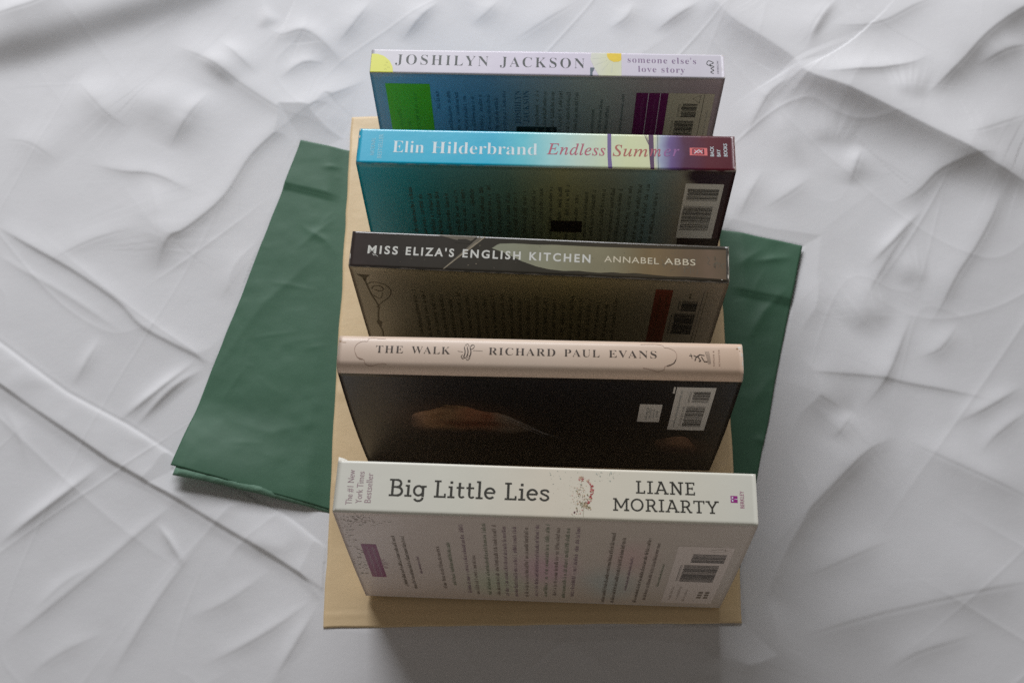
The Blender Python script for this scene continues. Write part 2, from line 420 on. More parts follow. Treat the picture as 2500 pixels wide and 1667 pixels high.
FOLD = 1.05
def sheet_height(X, Y):
    Z = 1.3 * fbm(X, Y, 130, 1, 1) + 0.10 * fbm(X, Y, 26, 3, 2)
    jx = 1.2 * fbm(X, Y, 40, 1, 5); jy = 1.2 * fbm(X, Y, 40, 1, 6)
    rs = np.random.RandomState(11)
    folds = list(FOLDS)
    for k, (ang, sc) in enumerate(((0.85, 70), (-0.6, 90), (1.2, 46), (0.62, 60), (-0.95, 70))):   # long faint creases running with the pull of the cloth
        ca, sa = math.cos(ang), math.sin(ang)
        A = X * ca + Y * sa; B = -X * sa + Y * ca
        n = fbm(A / 4.5 + 0.10 * fbm(X, Y, 60, 1, 40 + k) * 30, B, sc, 1, 50 + k)
        msk = smooth((fbm(X, Y, 120, 1, 60 + k) + .35) / .7)
        Z += msk * (0.38, 0.38, 0.16, 0.28, 0.26)[k] * np.exp(-np.abs(n) / 0.036)
    for k in range(30):                                          # faint small creases everywhere
        cx = rs.uniform(-430, 450); cy = rs.uniform(-140, 460)
        a = rs.choice([rs.normal(0.9, .3), rs.normal(-0.55, .3), rs.uniform(0, 3.1)])
        L = rs.uniform(40, 110); bend = rs.normal(0, .12)
        pts = [(cx + L * (u - .5) * math.cos(a + bend * (u - .5)), cy + L * (u - .5) * math.sin(a + bend * (u - .5))) for u in (0, .33, .66, 1)]
        folds.append(('ridge', pts, rs.uniform(.06, .22), rs.uniform(3, 9), rs.uniform(2, 5)))
    for kind, pts, h, *w in folds:
        P = np.array(pts, float)
        reach = 3.2 * max(w)
        m = (X > P[:, 0].min() - reach) & (X < P[:, 0].max() + reach) & (Y > P[:, 1].min() - reach) & (Y < P[:, 1].max() + reach)
        if not m.any():
            continue
        x = X[m] + jx[m]; y = Y[m] + jy[m]
        if kind == 'bump':
            Z[m] += FOLD * h * np.exp(-((x - P[0][0]) / w[0]) ** 2 - ((y - P[0][1]) / w[1]) ** 2)
            continue
        hs = None
        if isinstance(h, list):                                   # a height for every point of the fold
            seg = np.concatenate([[0], np.cumsum(np.hypot(*(P[1:] - P[:-1]).T))])
            hs = (seg / seg[-1], h)
        if len(P) > 2:
            P = curve_pts(P, 4)
        d, t, ln = poly_dist(x, y, P)
        if hs:
            h = np.interp(t, *hs)
        fade = smooth(np.minimum(t, 1 - t) * ln / (min(0.45 * ln, 42) + 0.2 * np.abs(d)))
        if kind == 'ridge':
            tap = 0.22 + 0.78 * smooth(np.minimum(t, 1 - t) / 0.42)
            wd = np.where(d > 0, np.where(w[0] > 20, 12 + (w[0] - 12) * tap, w[0]), w[1])
            a = np.abs(d)
            ex = np.where(d > 0, 1.6, 1.12)
            Z[m] += FOLD * h * fade * np.exp(-(np.maximum(np.sqrt(a * a + 0.2) - 0.447, 0) / wd) ** ex)
            Z[m] += 0.45 * np.minimum(h, 3.0) * fade * np.exp(-((d - 0.5 * w[0]) / (2.2 * min(max(w), 14))) ** 2)   # the cloth swells softly around it
            Z[m] -= fade * np.minimum(0.16, 0.10 * h) * np.exp(-((d + 1.4) / 1.2) ** 2)   # pinched line beside the crest
        else:
            Z[m] += FOLD * h * fade * 0.5 * (1 + np.tanh(d / w[0])) * np.exp(-(np.abs(d) / w[1]) ** 2)
    # the sewn hem: a doubled band of cloth
    hx = X + 0.5 * jx; hy = Y + 0.5 * jy
    dT, tT, _ = poly_dist(hx, hy, HEM_TOP)
    dB, tB, _ = poly_dist(hx, hy, HEM_BOTTOM)
    band = 1 / (1 + np.exp(np.clip(dT / 1.5, -40, 40))) / (1 + np.exp(np.clip(-dB / 0.35, -40, 40)))
    left = smooth((-85 - X) / 30) * smooth((X + 470) / 70)
    Z += left * (1.5 * band * (1 + 0.25 * fbm(X, Y, 20, 2, 8)) - 0.55 * np.exp(-((dT - .9) / 1.3) ** 2) + 1.0 * np.exp(-(np.where(dB > 0, dB / 16, dB / 5)) ** 2))
    # pressed flat under the papers and the books
    for q, zf, gap in ((GREEN, green_z, 0.5), (TAN, tan_z, 1.0)):
        o = outside(X, Y, q)
        m = o < 60
        oc = np.clip(o[m], 0, 60)
        cap = -0.12 + 0.07 * oc + 0.005 * oc ** 2
        z = Z[m]
        over = z - cap
        pressed = np.where(o[m] < 1.5, np.minimum(z, cap), np.minimum(z, cap + 0.25 * np.maximum(over, 0)))
        hold = 1 - smooth((o[m] - 1) / 34)                         # the weight also pulls the cloth level around the edge
        Z[m] = np.where(pressed < -0.12, pressed * (1 - hold) - 0.12 * hold, pressed)
    return Z

def axis(lo, hi, step, far):
    mid = np.arange(lo, hi, step)
    ext = []
    d, s = 0, step
    while d < far:
        s *= 1.25; d += s; ext.append(d)
    ext = np.array(ext)
    return np.concatenate([(lo - ext)[::-1], mid, hi + ext])

xs = axis(-405, 425, 0.82, 700)
ys = axis(-125, 445, 0.82, 600)
GX, GY = np.meshgrid(xs, ys)
GX = GX.astype(np.float64); GY = GY.astype(np.float64)
GZ = sheet_height(GX, GY)
nx, ny = len(xs), len(ys)
co = np.stack([GX, GY, GZ], -1).reshape(-1, 3) * MM
idx = np.arange(nx * ny).reshape(ny, nx)
quads = np.stack([idx[:-1, :-1], idx[:-1, 1:], idx[1:, 1:], idx[1:, :-1]], -1).reshape(-1, 4)
me = bpy.data.meshes.new('bed_sheet')
me.vertices.add(len(co)); me.vertices.foreach_set('co', co.ravel())
me.loops.add(quads.size); me.loops.foreach_set('vertex_index', quads.ravel())
me.polygons.add(len(quads))
me.polygons.foreach_set('loop_start', np.arange(0, quads.size, 4))
me.polygons.foreach_set('loop_total', np.full(len(quads), 4))
me.polygons.foreach_set('use_smooth', np.ones(len(quads), bool))
me.update(calc_edges=True)
m_sheet = material('white_cotton', (0.775, 0.775, 0.79, 1), 0.92, spec=0.25, bump=(300, 0.00006), mottle=0.02, mottle_scale=30)
m_sheet.node_tree.nodes['Principled BSDF'].inputs['Sheen Weight'].default_value = 0.12
me.materials.append(m_sheet)
sheet = bpy.data.objects.new('bed_sheet', me)
COL.objects.link(sheet)
sheet['kind'] = 'structure'
sheet['label'] = 'rumpled white cotton bed sheet with a sewn hem, under everything'
sheet['category'] = 'bed sheet'

# ------------------------------------------------------------------ papers
def paper(name, quad, zf, mat, thick, nu, nv, parent=None, edge=0.4, seed=3):
    q = np.array(quad, float)
    s, t = np.meshgrid(np.linspace(0, 1, nu), np.linspace(0, 1, nv))
    x = (1-t)*((1-s)*q[0][0]+s*q[3][0]) + t*((1-s)*q[1][0]+s*q[2][0])
    y = (1-t)*((1-s)*q[0][1]+s*q[3][1]) + t*((1-s)*q[1][1]+s*q[2][1])
    z = zf(s, t, x, y)
    x = x + edge * fbm(x, y, 25, 2, seed); y = y + edge * fbm(x, y, 25, 2, seed + 1)
    top = np.stack([x, y, z], -1).reshape(-1, 3)
    bot = top - np.array([0, 0, thick])
    V = np.vstack([top, bot]) * MM
    n = nu * nv
    I = np.arange(n).reshape(nv, nu)
    F = []
    for j in range(nv - 1):
        for i in range(nu - 1):
            a, b, c, d = I[j, i], I[j, i+1], I[j+1, i+1], I[j+1, i]
            F.append((d, c, b, a)); F.append((a+n, b+n, c+n, d+n))
    ring = list(I[0, :]) + list(I[1:, -1]) + list(I[-1, -2::-1]) + list(I[-2:0:-1, 0])
    for a, b in zip(ring, ring[1:] + ring[:1]):
        F.append((a, b, b+n, a+n))
    F = [tuple(int(k) for k in f) for f in F]
    return mesh_object(name, V, F, mat, parent, smooth=False if thick > 1 else True)

m_green = material('green_paper', srgb(64, 104, 80), 0.58, spec=0.4, bump=(60, 0.0003), mottle=0.16, mottle_scale=16)
m_tan = material('tan_paper', srgb(230, 203, 160), 0.45, spec=0.5, bump=(60, 0.0004), mottle=0.10, mottle_scale=13)
g_root = bpy.data.objects.new('paper_bag', None)
COL.objects.link(g_root)
g_root['label'] = 'dark green flat paper bag lying askew on the bed under the tan paper'
g_root['category'] = 'paper bag'
paper('upper_ply', GREEN, lambda s, t, x, y: green_z(s, t, x, y, 0), m_green, 0.12, 280, 200, g_root)
LOW = [(-138, 272), (-208.0, 33.2), (121, -55), (193, 175)]
m_green2 = material('green_paper_lit', srgb(108, 146, 124), 0.6, bump=(160, 0.0008), mottle=0.08, mottle_scale=22)  # same green painted paler: light caught by the lower ply's lip, put into colour
paper('lower_ply', LOW, lambda s, t, x, y: green_z(s, t, x, y, 1) - 0.25, m_green2, 0.1, 90, 70, g_root, seed=9)
t_obj = paper('wrapping_paper', TAN, tan_z, m_tan, 0.15, 110, 260, None, edge=0.5, seed=14)
t_obj['label'] = 'tan kraft paper rectangle lying under the row of standing books'
t_obj['category'] = 'kraft paper'

# ------------------------------------------------------------------ lettering
_serif = {}
def serif_bold(s):
    return ''.join(chr(0x1D400 + ord(c) - 65) if 'A' <= c <= 'Z' else chr(0x1D41A + ord(c) - 97) if 'a' <= c <= 'z' else c for c in s)

def serif_italic(s):
    return ''.join('\u210e' if c == 'h' else chr(0x1D434 + ord(c) - 65) if 'A' <= c <= 'Z' else chr(0x1D44E + ord(c) - 97) if 'a' <= c <= 'z' else c for c in s)

def text_shape(body, offset=0.0, spacing=1.0, res=4):
    """vertices and faces of filled lettering in units of its font size; cap height and extent from the shapes themselves"""
    c = bpy.data.curves.new('lettering', 'FONT')
    c.body = body; c.size = 1.0; c.offset = offset; c.space_character = spacing; c.resolution_u = res
    o = bpy.data.objects.new('lettering', c)
    me = bpy.data.meshes.new_from_object(o)
    V = np.empty(len(me.vertices) * 3); me.vertices.foreach_get('co', V)
    V = V.reshape(-1, 3)[:, :2]
    Fc = [tuple(p.vertices) for p in me.polygons]
    bpy.data.meshes.remove(me); bpy.data.objects.remove(o); bpy.data.curves.remove(c)
    return V, Fc

def ribbon(pts, w):
    """a stroke of constant width as quads"""
    p = np.array(pts, float)
    t = np.gradient(p, axis=0) if len(p) > 2 else np.array([p[1] - p[0]] * 2)
    t = t / np.maximum(np.hypot(t[:, 0], t[:, 1]), 1e-9)[:, None]
    n = np.stack([-t[:, 1], t[:, 0]], 1)
    w = np.broadcast_to(np.asarray(w, float), (len(p),))[:, None]
    V = np.vstack([p + n * w / 2, p - n * w / 2])
    k = len(p)
    return V, [(i, i + k, i + 1 + k, i + 1) for i in range(k - 1)]

def arc(cx, cy, rx, ry, a0, a1, n=14):
    a = np.radians(np.linspace(a0, a1, n))
    return np.stack([cx + rx * np.cos(a), cy + ry * np.sin(a)], 1)

SW, SL = 0.125, 0.10          # stem and slab weights of the slab-serif alphabet
def slab_glyphs():
    h = SL / 2
    G = {}
    hb = lambda x0, x1, y: ([(x0, y), (x1, y)], SL)
    vb = lambda x, y0, y1: ([(x, y0), (x, y1)], SW)
    G['B'] = (.74, [vb(.17, 0, 1), hb(0, .40, 1 - h), hb(0, .42, h), hb(.17, .40, .54),
                    (arc(.38, .745, .20, .205, 90, -90), .115), (arc(.40, .295, .25, .245, 90, -90), .12)])
    G['i'] = (.40, [vb(.20, 0, .68), hb(.05, .20, .68 - h), hb(.02, .38, h), ([(.20, .83), (.20, .97)], .14)])
    G['g'] = (.66, [(arc(.29, .36, .225, .275, 0, 360, 26), .115), ([(.515, .66), (.515, .02)], SW), (arc(.30, -.02, .215, .21, 0, -155, 16), .11), hb(.515, .68, .66 - h)])
    G['L'] = (.66, [vb(.20, 0, 1), hb(.03, .37, 1 - h), hb(.03, .60, h), ([(.58, 0), (.58, .24)], .09)])
    G['t'] = (.47, [([(.19, .90), (.19, .20)], SW), (arc(.31, .19, .12, .135, 180, 330, 10), .105), hb(.03, .42, .66 - h)])
    G['l'] = (.40, [vb(.20, 0, 1.03), hb(.05, .20, 1.03 - h), hb(.02, .38, h)])
    G['e'] = (.63, [(arc(.30, .345, .235, .29, 8, 318, 26), .12), hb(.10, .55, .37)])
    G['s'] = (.54, [(curve_pts([(.45, .50), (.40, .60), (.26, .635), (.11, .58), (.10, .46), (.25, .37), (.40, .29), (.44, .16), (.33, .06), (.20, .05), (.08, .12), (.06, .20)], 3), .11)])
    G['I'] = (.44, [vb(.22, 0, 1), hb(.03, .41, 1 - h), hb(.03, .41, h)])
    G['A'] = (.90, [([(.13, 0), (.43, 1)], .105), ([(.43, 1), (.77, 0)], .13), hb(.23, .66, .32), hb(-.01, .29, h), hb(.61, .92, h), hb(.25, .47, 1 - h)])
    G['N'] = (.93, [([(.20, 0), (.20, 1)], .11), ([(.73, 0), (.73, 1)], .11), ([(.18, 1), (.74, 0)], .14), hb(.02, .22, 1 - h), hb(.04, .37, h), hb(.57, .90, 1 - h)])
    G['E'] = (.72, [vb(.20, 0, 1), hb(.03, .60, 1 - h), hb(.03, .63, h), hb(.20, .50, .52), ([(.59, 1), (.59, .78)], .08), ([(.62, 0), (.62, .24)], .08), ([(.49, .42), (.49, .62)], .07)])
    G['M'] = (1.12, [([(.19, 0), (.19, 1)], .11), ([(.93, 0), (.93, 1)], SW), ([(.18, 1), (.56, .22)], .13), ([(.56, .22), (.93, 1)], .10), hb(.02, .22, 1 - h), hb(.92, 1.10, 1 - h), hb(.03, .36, h), hb(.76, 1.10, h)])
    G['O'] = (.94, [(arc(.46, .5, .37, .455, 0, 360, 32), .125)])
    G['R'] = (.82, [vb(.20, 0, 1), hb(.03, .42, 1 - h), hb(.03, .37, h), hb(.2, .42, .47), (arc(.41, .71, .215, .24, 90, -90), .12), ([(.45, .48), (.68, .03)], .125), hb(.63, .82, h)])
    G['T'] = (.80, [vb(.40, 0, 1), hb(.04, .76, 1 - h), hb(.23, .57, h), ([(.07, 1), (.07, .76)], .085), ([(.73, 1), (.73, .76)], .085)])
    G['Y'] = (.86, [vb(.43, 0, .45), ([(.13, 1), (.43, .42)], .12), ([(.73, 1), (.43, .42)], .11), hb(-.01, .29, 1 - h), hb(.58, .88, 1 - h), hb(.26, .60, h)])
    return G
GLYPHS = slab_glyphs()

def slab_text(s, space=.42, track=.02):
    V, Fc, lv = [], [], []
    x = 0.0
    for ch in s:
        if ch == ' ':
            x += space; continue
        adv, strokes = GLYPHS[ch]
        for k, (pts, w) in enumerate(strokes):
            v, f = ribbon(pts, w)
            o = sum(len(a) for a in V)
            V.append(v + np.array([x, 0])); Fc += [tuple(i + o for i in q) for q in f]
            lv += [k] * len(v)
        x += adv + track
    return np.vstack(V), Fc, np.array(lv)

# ------------------------------------------------------------------ books
class Book:
    """A closed book stood on its fore-edge, spine up. u runs along the spine (mm), y across it
    (positive towards the back cover), d is the depth below the spine's top on the back cover."""
    def __init__(s, name, label, L, T, H, loc, yaw, lean, r, crown=0.0, bow=0.0, wob=0.22, seed=0):
        s.L, s.T, s.H, s.r, s.crown, s.bow, s.wob, s.seed = L, T, H, r, crown, bow, wob, seed
        s.flat = T / 2 - r
        s.shift = 2.0 if crown else 0.0
        s.S = s.flat + math.pi * r / 2
        s.root = bpy.data.objects.new(name, None)
        COL.objects.link(s.root)
        s.root.location = Vector(loc) * MM
        s.root.rotation_euler = (lean, 0, yaw)
        s.root['label'] = label
        s.root['category'] = 'book'
        s.root['group'] = 'row of books standing spine up'
    def sv(s, y):                    # distance across the spine -> distance along the wrap
        y += s.shift
        a = abs(y)
        if a <= s.flat:
            return y
        ang = math.asin(min(1, (a - s.flat) / s.r))
        return math.copysign(s.flat + s.r * ang, y)
    def dv(s, d):                    # depth on the back cover -> distance along the wrap
        return s.S + (d - s.r)
    def point(s, u, v, lift=0.0):
        a = abs(v)
        if a <= s.flat:
            y, z, ny_, nz_ = a, s.H, 0.0, 1.0
        elif a <= s.S:
            th = (a - s.flat) / s.r
            y, z, ny_, nz_ = s.flat + s.r * math.sin(th), s.H - s.r + s.r * math.cos(th), math.sin(th), math.cos(th)
        else:
            y, z, ny_, nz_ = s.T / 2, s.H - s.r - (a - s.S), 1.0, 0.0
        hw = s.T / 2
        if a < s.S:
            z += s.crown * (1 - (y / hw) ** 2)
        dpt = (s.H - z) / s.H
        y += s.bow * math.sin(math.pi * min(1, max(0, dpt))) * ny_
        w = s.wob * (math.sin(u * .043 + s.seed) * .5 + math.sin(u * .021 + 2 * s.seed + v * .03) * .5)
        y += (lift + w * .6) * ny_; z += (lift + w * .5) * nz_
        return (u * MM, (-y if v > 0 else y) * MM, z * MM)
    def shell(s, name, v0, v1, nv, mat, thick=0.35, nu=90, parent=None, inset=0.0):
        us = np.linspace(-s.L / 2 + inset, s.L / 2 - inset, nu); vs = np.linspace(v0, v1, nv)
        V = [s.point(u, v) for v in vs for u in us] + [s.point(u, v, -thick) for v in vs for u in us]
        n = nu * nv
        F = []
        for j in range(nv - 1):
            for i in range(nu - 1):
                a = j * nu + i
                F.append((a + nu, a + nu + 1, a + 1, a)[::-1]); F.append((a + n + nu, a + n + nu + 1, a + n + 1, a + n))
        ring = [i for i in range(nu)] + [j * nu + nu - 1 for j in range(1, nv)] + [(nv - 1) * nu + i for i in range(nu - 2, -1, -1)] + [j * nu for j in range(nv - 2, 0, -1)]
        for a, b in zip(ring, ring[1:] + ring[:1]):
            F.append((a, b, b + n, a + n))
        o = mesh_object(name, V, F, mat, parent or s.root, smooth=True)
        me = o.data
        me.polygons.foreach_set('use_smooth', [i < 2 * (nu - 1) * (nv - 1) for i in range(len(me.polygons))])
        return o
    def body(s, spine_mat, back_mat, front_mat, thick=0.4, page_inset=0.3, fore=0.4):
        k = s.S
        bottom = s.S + s.H - s.r
        k = s.S + (0.9 if s.crown else 0.0)                       # a jacket's spine colour runs on over the hinge
        s.spine = s.shell('spine', -k, k, 36, spine_mat, thick)
        s.back = s.shell('back_cover', k, bottom, 40, back_mat, thick)
        s.front = s.shell('front_cover', -bottom, -k, 24, front_mat, thick)
        # page block with slightly uneven leaf ends
        hw = s.T / 2 - thick - 0.05; zt = s.H - (s.r + 1.0 if s.crown else thick + 0.3); zb = fore
        hl = s.L / 2 - page_inset
        ny_, nz_ = 26, 30
        V, F = [], []
        rs = np.random.RandomState(s.seed + 50)
        jit = rs.normal(0, .12, ny_)
        for side in (-1, 1):
            for j in range(nz_):
                z = zb + (zt - zb) * j / (nz_ - 1)
                yb = s.bow * math.sin(math.pi * (s.H - z) / s.H)
                for i in range(ny_):
                    y = (-1 + 2 * i / (ny_ - 1)) * (hw + yb - 0.02)
                    V.append((side * (hl + jit[i] - .12) * MM, y * MM, z * MM))
        n = ny_ * nz_
        for j in range(nz_ - 1):
            for i in range(ny_ - 1):
                a = j * ny_ + i
                F.append((a, a + ny_, a + ny_ + 1, a + 1)); F.append((a + n, a + n + 1, a + n + ny_ + 1, a + n + ny_))
        ring = [i for i in range(ny_)] + [j * ny_ + ny_ - 1 for j in range(1, nz_)] + [(nz_ - 1) * ny_ + i for i in range(ny_ - 2, -1, -1)] + [j * ny_ for j in range(nz_ - 2, 0, -1)]
        for a, b in zip(ring, ring[1:] + ring[:1]):
            F.append((a, b, b + n, a + n))
        mesh_object('page_block', V, F, M_PAGES, s.root)

class Print:
    """Ink or labels on one book: collects shapes into ONE mesh lying a hair above the cover."""
    def __init__(s, book, lift=0.06):
        s.b, s.V, s.F, s.M, s.mats, s.lift = book, [], [], [], [], lift
    def mi(s, m):
        if m not in s.mats:
            s.mats.append(m)
        return s.mats.index(m)
    def faces(s, uv, fs, mat, lift):
        o = len(s.V)
        lf = np.broadcast_to(np.asarray(lift, float), (len(uv),))
        s.V += [s.b.point(u, v, l) for (u, v), l in zip(uv, lf)]
        s.F += [tuple(i + o for i in f) for f in fs]
        s.M += [s.mi(mat)] * len(fs)
    # a: 's' = coordinates on the spine (u, y), 'c' = on the back cover (u, d)
    def conv(s, a, pts):
        f = s.b.sv if a == 's' else s.b.dv
        return [(u, f(y)) for u, y in pts]
    def rect(s, a, u0, y0, u1, y1, mat, dl=0.0, nu=1, nv=1):
        if a == 'c':
            nv = max(nv, int(abs(y1 - y0) / 3) + 1)                # follow the bow of the cover
        pts = [(u0 + (u1 - u0) * i / nu, y0 + (y1 - y0) * j / nv) for j in range(nv + 1) for i in range(nu + 1)]
        fs = [(j * (nu + 1) + i, (j + 1) * (nu + 1) + i, (j + 1) * (nu + 1) + i + 1, j * (nu + 1) + i + 1) for j in range(nv) for i in range(nu)]
        s.faces(s.conv(a, pts), fs, mat, s.lift + dl)
    def poly(s, a, pts, mat, dl=0.0, slices=40):
        """filled outline given as top and bottom edges sampled over u (handles long shapes bending with the cover)"""
        p = np.array(pts, float)
        u0, u1 = p[:, 0].min(), p[:, 0].max()
        PR = (0, .01, .02, .035, .05, .1, .25, .5, .75, .9, .95, .965, .98, .99, 1)
        us = np.linspace(u0 + 1e-4, u1 - 1e-4, slices + 1)
        top, bot = [], []
        for u in us:
            ys_ = []
            for k in range(len(p)):
                (a0, b0), (a1, b1) = p[k], p[(k + 1) % len(p)]
                if (a0 - u) * (a1 - u) <= 0 and a0 != a1:
                    ys_.append(b0 + (b1 - b0) * (u - a0) / (a1 - a0))
            top.append((u, min(ys_))); bot.append((u, max(ys_)))
        mid = [(t[0], t[1] + (b[1] - t[1]) * w) for w in PR for t, b in zip(top, bot)]
        k = len(us)
        fs = [(r * k + i, (r + 1) * k + i, (r + 1) * k + i + 1, r * k + i + 1) for r in range(len(PR) - 1) for i in range(k - 1)]
        s.faces(s.conv(a, mid), fs, mat, s.lift + dl)
    def line(s, a, pts, w, mat, dl=0.0, bend=False):
        if bend:
            pts = curve_pts(pts, 8)
        else:                                                     # follow the bend of the card
            q = np.array(pts, float)
            ws = np.broadcast_to(np.asarray(w, float), (len(q),))
            pos, wid = [], []
            for i in range(len(q) - 1):
                n = max(1, int(np.hypot(*(q[i + 1] - q[i])) / .4))
                for k in range(n):
                    pos.append(q[i] + (q[i + 1] - q[i]) * k / n); wid.append(ws[i] + (ws[i + 1] - ws[i]) * k / n)
            pos.append(q[-1]); wid.append(ws[-1])
            pts, w = np.array(pos), np.array(wid)
        v, f = ribbon(pts, w)
        s.faces(s.conv(a, [tuple(q) for q in v]), [tuple(q[::-1]) for q in f], mat, s.lift + dl)
    def text(s, a, body, u0, u1, base, cap, mat, offset=0.0, spacing=1.0, slope=0.0, dl=0.0, ref=None):
        V, F = text_shape(body, offset, spacing)
        V0, _ = text_shape(ref or serif_bold('H'), offset)
        ch = V0[:, 1].max() - V0[:, 1].min()
        sx = (u1 - u0) / (V[:, 0].max() - V[:, 0].min()); sy = cap / ch
        x = u0 + (V[:, 0] - V[:, 0].min()) * sx; y = base - V[:, 1] * sy + slope * (x - u0)
        s.faces(s.conv(a, list(zip(x, y))), F, mat, s.lift + dl)
    def vtext(s, a, body, u_base, y0, y1, cap, mat, offset=0.0, spacing=1.0, dl=0.0, ref='H'):
        """reads upwards, away from the reader: starts at y0 and ends at y1 (y1 < y0)"""
        V, F = text_shape(body, offset, spacing)
        V0, _ = text_shape(ref, offset)
        ch = V0[:, 1].max() - V0[:, 1].min()
        sx = (y0 - y1) / (V[:, 0].max() - V[:, 0].min()); sy = cap / ch
        y = y0 - (V[:, 0] - V[:, 0].min()) * sx; u = u_base - V[:, 1] * sy
        s.faces(s.conv(a, list(zip(u, y))), F, mat, s.lift + dl)
    def slab(s, a, body, u0, u1, base, cap, mat, slope=0.0, track=.02, space=.42):
        V, F, lv = slab_text(body, space, track)
        sx = (u1 - u0) / (V[:, 0].max() - V[:, 0].min())
        x = u0 + (V[:, 0] - V[:, 0].min()) * sx; y = base - V[:, 1] * cap + slope * (x - u0)
        s.faces(s.conv(a, list(zip(x, y))), F, mat, s.lift + lv * 0.012)
    def blurb(s, a, u, d0, d1, size, mat, seed=0, fill=1.0):
        """one line of small unreadable type running up the cover at u, words of uneven length"""
        rs = np.random.RandomState(seed)
        d = d1
        left = rs.randint(2, 9)
        while d > d0 + 1:
            w = size * rs.uniform(.35, .62)
            if rs.rand() < fill:
                tall = size * (1.0 if rs.rand() < .3 else .70)
                s.rect(a, u - tall, d - w, u, d - w * .62, mat)
                if rs.rand() < .75:
                    s.rect(a, u - tall * rs.uniform(.5, 1), d - w * .25, u, d, mat, .003)
                if rs.rand() < .7:
                    k = rs.choice([0, .6])
                    s.rect(a, u - tall * k - size * .16, d - w, u - tall * k, d, mat, .006)
            d -= w + size * .14
            left -= 1
            if left <= 0:
                d -= size * .32; left = rs.randint(2, 9)
    def barcode(s, u0, d0, u1, d1, mat, seed, digits=True):
        rs = np.random.RandomState(seed)
        d = d0
        while d < d1:
            w = rs.choice([.3, .3, .6, .9]); g = rs.choice([.3, .3, .6])
            if d + w > d1:
                break
            s.rect('c', u0 + (0 if rs.rand() < .8 else .6), d, u1, d + w, mat, .03)
            d += w + g
        if digits:
            d = d0 + .5
            while d < d1 - 1:
                s.rect('c', u0 - 1.9, d, u0 - .7, d + .35, mat, .03)
                if rs.rand() < .6:
                    s.rect('c', u0 - 1.9, d + .35, u0 - 1.6, d + .9, mat, .03)
                d += 1.45
    def done(s, name, parent, label=None):
        o = mesh_object(name, s.V, s.F, s.mats, parent, s.M)
        if label:
            o['label'] = label
        return o

M_PAGES = material('page_edges', (0.66, 0.60, 0.48, 1), 0.9, bump=(900, 0.0004), mottle=0.1, mottle_scale=400)
M_DARK = material('ink_black', (0.02, 0.02, 0.02, 1), 0.4)
M_WHITE = material('label_white', (0.70, 0.68, 0.62, 1), 0.45, mottle=0.03)
M_WORN = material('worn_paper', (0.78, 0.74, 0.66, 1), 0.9)

def worn(book, parent, spots, mat=None, seed=1):
    """small scuffs where the card has lost its ink: (u, y, length, width)"""
    rs = np.random.RandomState(seed)
    for (u, y, l, w) in spots:
        P = Print(book, .05)
        n = 9
        a = np.linspace(0, 2 * np.pi, n, endpoint=False)
        r = rs.uniform(.6, 1.1, n)
        p = [(u + l / 2 * math.cos(t) * q, y + w / 2 * math.sin(t) * q) for t, q in zip(a, r)]
        P.faces(P.conv('s', p), [tuple(range(n))[::-1]], mat or M_WORN, .05)
        P.done('worn_edge', parent)

# ---- 1: farthest, lavender spine with a daisy
b = Book('paperback_book', 'thin paperback with a pale lavender spine and a daisy, farthest book in the row',
         205.1, 17.2, 133.6, (27.5, 226.5, 1.9), -0.0677, -0.0326, 0.8, bow=0.5, seed=1)
lav = srgb(222, 214, 232)
sp = printed('lavender_spine', [(-110, srgb(222, 220, 226)), (0, lav), (110, srgb(226, 222, 232))], 0.4, 0.15, wear=(102.55, 8.6, .5))
sky = printed('sky_cover', [(-110, srgb(150, 182, 205)), (-70, srgb(128, 178, 222)), (-35, srgb(120, 168, 212)), (0, srgb(158, 176, 196)), (30, srgb(176, 182, 184)), (60, srgb(186, 172, 172)), (110, srgb(190, 168, 172))], 0.4, 0.15)
b.body(sp, sky, sky)
g1 = material('ink_dark_green', srgb(34, 46, 40), .4); pu = material('ink_mauve', srgb(140, 112, 150), .4)
p = Print(b); p.text('s', serif_bold('JOSHILYN'), -88.1, -34.0, 2.3, 6.9, g1, -.013, 1.25, .009); p.text('s', serif_bold('JACKSON'), -27.2, 21.8, 2.9, 6.9, g1, -.013, 1.25, .009); p.done('author_lettering', b.spine)
p = Print(b); p.text('s', serif_bold("someone else's"), 46.7, 86.2, -1.6, 4.1, pu, -.010, 1.12, .008); p.text('s', serif_bold('love story'), 52.6, 79.6, 5.0, 4.1, pu, -.010, 1.12, .008); p.done('title_lettering', b.spine)
yl = material('ink_yellow_green', srgb(236, 238, 84), .4, mottle=.05); yd = material('ink_daisy_yellow', srgb(250, 216, 20), .4, mottle=.12, mottle_scale=500)
wp = printed('ink_petal_white', [(-110, srgb(226, 228, 214)), (110, srgb(230, 232, 214))], .4, .1, blobs=[(39, 133, 7, 30, 0, .8, srgb(226, 230, 178), .6)])
sh = material('ink_petal_shade', srgb(216, 220, 202), .4); tl = material('ink_slate', srgb(76, 96, 110), .4)
p = Print(b)
p.poly('s', [(-102.3, -4.9), (-99, -4.9), (-95, -3.4), (-91.5, 0), (-89.6, 4), (-88.9, 8.3), (-102.3, 8.3)], yl)
for k, (uu, yy, aa) in enumerate([(-94.5, 3.5, .8), (-92.6, 5, .7), (-93.6, 1.4, .6), (-94.2, 6.4, .7)]):
    p.line('s', [(uu, yy), (uu + aa, yy - .5), (uu + 2 * aa, yy)], .22, material('ink_olive', srgb(176, 176, 40), .4) if k == 0 else bpy.data.materials['ink_olive'], .02)
p.done('cover_flash', b.spine)
p = Print(b)
p.poly('s', [(25.3, -8.0), (43.1, -8.0), (43.1, 8.2), (30, 8.2), (27.5, 3), (25.2, -3)], wp)
